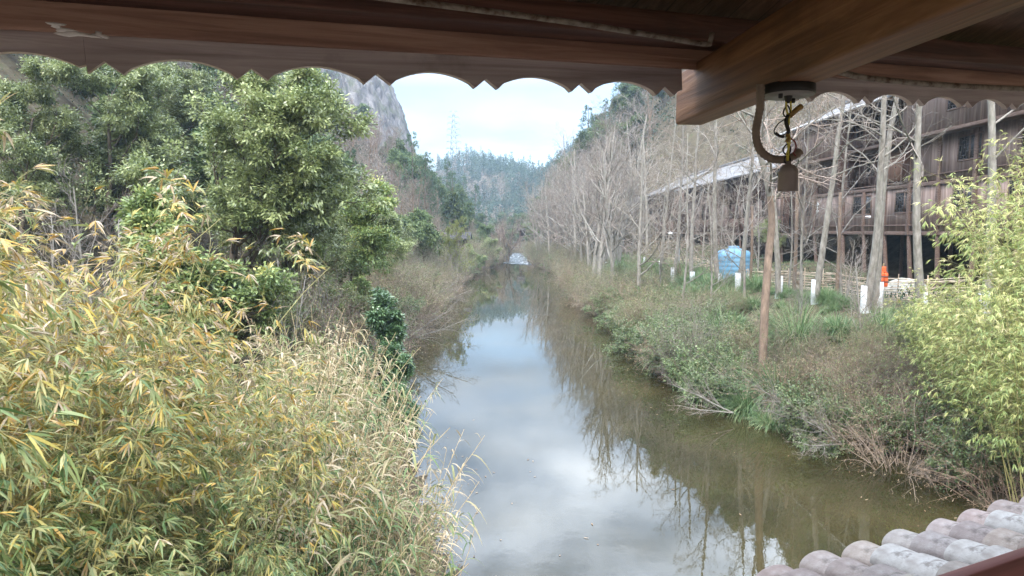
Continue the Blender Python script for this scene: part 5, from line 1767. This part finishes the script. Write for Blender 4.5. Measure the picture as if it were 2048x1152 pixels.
keep = vnoise(xr(y) + s_, y, 1.7, 12) + g.uniform(-.25, .25, n) > .36
y, s_ = y[keep], s_[keep]; n = len(y)
x = xr(y) + s_
a = g.uniform(0, 2 * PI, n)
tt_ = np.clip(vnoise(x, y, 2.5, 13) * .9 + g.normal(0, .15, n), 0, 1)
q.blades(np.stack([x, y, ground(x, y) - .03], -1), np.stack([np.cos(a) * .7, np.sin(a) * .7, np.ones(n)], -1), np.stack([-np.cos(a), -np.sin(a), np.ones(n) * .5], -1), g.uniform(.18, .5, n), .018, tt_, droop=g.uniform(.2, .9, n))
tag(q.build('short_grass', M['grass']), 'short rough grass on the bank in front of the woven fence', 'grass', None, 'stuff')
for i in range(46):
    y = g.uniform(21, 36); s_ = g.uniform(4.5, 9.0)
    put(TK[g.integers(0, 3)], 'grass_tussock', float(xr(y)) + s_, y, g.uniform(.5, .95) * (1.0 if s_ < 6.5 else .7), None, 'arching green grass tussock on the right bank', 'grass', 'grass tussocks on the right bank')
g = np.random.default_rng(64)
for i in range(105):
    y = g.uniform(34, 70); s_ = g.uniform(2.6, 8.0)
    put(TK[g.integers(0, 3)], 'grass_tussock', float(xr(y)) + s_, y, g.uniform(.8, 1.2), None, 'arching green grass tussock on the right bank', 'grass', 'grass tussocks on the right bank')
for px, d, sc_, lab in [(1600, 24.5, 1.45, 'big fresh green grass tussock at the foot of the bent tree'), (1575, 21.6, 1.5, 'long drooping grass tussock below the bent tree'), (1450, 29, 1.3, 'broad grass tussock under the blue tank')]:
    put(TK[2], 'grass_tussock', ax(px, d), d, sc_, None, lab, 'grass')
put(BI[0], 'leafy_bush', ax(1665, 18.2), 18.2, .62, None, 'small bright green weed clump at the right waterline under the brown tangle', 'bush')
put(BB[2], 'dry_bush', ax(1397, 35), 35, .85, None, 'small red brown dry bush left of the blue tank', 'bush')
for px, d, sc_, lab in [(1690, 27.5, .55, 'thin bare sapling in front of the woven fence'), (1735, 22, .6, 'thin bare sapling leaning on the brown tangle'), (1610, 26, .45, 'slight twiggy sapling by the grass tussocks')]:
    put(PS[1], 'bare_shrub', ax(px, d), d, sc_, None, lab, 'shrub')
put(EV[2], 'evergreen_shrub', ax(1538, 53), 53, .62, None, 'dark green shrub in the gap between the two nearer houses', 'shrub')

# --- near left: golden bamboo and reeds
for i, (x, y, sc_, k, lab) in enumerate([
    (-7.3, 7.4, 1.14, 1, 'golden yellow bamboo clump at the far left edge'), (-8.8, 9.0, 1.18, 0, 'tall yellowing bamboo clump behind the leftmost one'),
    (-5.4, 8.2, .98, 1, 'orange tinged bamboo clump at the top of the left mass'), (-4.5, 6.0, .90, 0, 'nearest bamboo clump with broad tan leaves hanging toward us'),
    (-4.1, 8.8, .72, 1, 'lower golden bamboo clump beside the reeds'), (-5.7, 4.7, .92, 2, 'greener bamboo clump at the bottom left'),
    (-3.5, 7.0, .64, 2, 'small dark green bamboo clump above the reed stems'), (-7.0, 11.0, .95, 1, 'bright yellow bamboo clump below the evergreen'),
    (-5.4, 11.6, .62, 0, 'pale bamboo clump reaching into the shade of the grove'), (-10.4, 11.5, 1.05, 1, 'golden bamboo clump under the pale bare shrub'),
    (-2.9, 9.8, .42, 1, 'short golden bamboo clump over the leaf litter')]):
    put(BG[k], 'bamboo_clump', x, y, sc_ * .97, (x * 2.3 + i) % 6.28, lab, 'bamboo', 'yellowing bamboo on the left bank')
g = np.random.default_rng(71)
lab = 'giant reed clump with arching dry leaves on the near left bank'
cnt = 0
for i in range(400):
    y = g.uniform(8.0, 20.5); s_ = g.uniform(.6, 4.0) if y < 13 else g.uniform(1.05, 3.6)
    x = float(xl(y)) - s_
    if cnt >= 46: break
    px = 1024 + F_PX * x / y
    if px < 250: continue
    h = .62 + .16 * min(s_, 2.6)
    put(RD[g.integers(0, 3)] if s_ > .7 else RL, 'reed_clump', x, y, h * g.uniform(.85, 1.12), g.normal(0, .6), lab, 'reeds', 'giant reeds on the near left bank')
    cnt += 1
q = Soup()
n = 9000
y = g.uniform(6.5, 20, n); x = xl(y) - g.uniform(.1, 7, n)
q.blades(np.stack([x, y, ground(x, y) + .03 + g.uniform(0, .06, n)], -1), g.normal(0, 1, (n, 3)) * np.array([1, 1, .25]), np.array([0, 0, 1.]) + g.normal(0, .4, (n, 3)), .15 * g.uniform(.5, 1.4, n), .022, g.uniform(0, 1, n))
tag(q.build('leaf_litter', M['dry']), 'fallen dry leaves covering the near left bank', 'litter', None, 'stuff')

q = Soup()
n = 300
y = 12 + 70 * g.uniform(0, 1, n) ** 1.6
u = np.where(g.uniform(0, 1, n) < .55, 1 - .28 * g.uniform(0, 1, n) ** 2.2, .25 * g.uniform(0, 1, n) ** 2)
u = np.where(g.uniform(0, 1, n) < .12, g.uniform(0, 1, n), u)
x = xl(y) * (1 - u) + xr(y) * u
a = g.uniform(0, 2 * PI, n)
q.blades(np.stack([x, y, np.full(n, .012)], -1), np.stack([np.cos(a), np.sin(a), np.full(n, .02)], -1), np.tile([0, 0, 1.], (n, 1)) + g.normal(0, .05, (n, 3)), .09 * g.uniform(.4, 1.3, n), .032, g.uniform(.0, .7, n), droop=0, **DIAMOND)
tag(q.build('floating_leaves', M['dry']), 'small dead leaves floating on the river near its banks', 'leaves', None, 'stuff')

for px, d, sc_, tx_, ty_, rz_, lab in [(812, 33, .62, 0, 1.15, .2, 'bare branch leaning out over the water on the left'), (845, 46, .7, .2, 1.1, .1, 'second bare branch dipping toward the water farther up on the left'),
                                      (1470, 20.8, .42, -.2, -1.2, .3, 'grey dead branch sprawled across the right bank tangle'), (1700, 17.6, .45, .5, -1.1, 0, 'dead branch trailing toward the water near the tiles'), (1610, 19.4, .4, -.5, -1.0, 1, 'broken dead branch lying on the brown tangle')]:
    x = ax(px, d)
    o = PS[0].place('dead_branch', (float(x), d, max(.35, gz(x, d) + .5)), rz_, sc_, lab, 'branch', None, (tx_, ty_))

# --- near right: green bamboo
for x, y, sc_, k, lab in [(10.9, 13.6, .84, 0, 'green bamboo clump hanging over the tiled eave at the right edge'), (12.6, 15.3, 1.08, 1, 'tall yellow green bamboo clump at the right edge'),
                          (11.6, 16.3, .60, 0, 'lower green bamboo clump left of the tall one'), (12.0, 18.6, .62, 1, 'small bamboo clump reaching left toward the brown tangle'), (14.6, 17.6, 1.0, 0, 'bamboo clump farther back near the rightmost bare trunk')]:
    put(BR[k], 'bamboo_clump', x, y, sc_, None, lab, 'bamboo', 'green bamboo on the right bank')

# ------------------------------------------------------------------ the air
def haze():
    m = bpy.data.materials.new('haze')
    m.use_nodes = True
    nt = m.node_tree; nt.nodes.clear()
    out = nt.nodes.new('ShaderNodeOutputMaterial')
    v = nt.nodes.new('ShaderNodeVolumePrincipled')
    v.inputs['Color'].default_value = (.58, .78, 1.0, 1)
    v.inputs['Density'].default_value = HAZE_DENSITY
    nt.links.new(v.outputs[0], out.inputs['Volume'])
    q = Soup(); q.box(-530, 530, -80, 1020, -4.5, 175)
    tag(q.build('haze', m), 'pale blue haze filling the valley', 'haze', None, 'stuff')


haze()
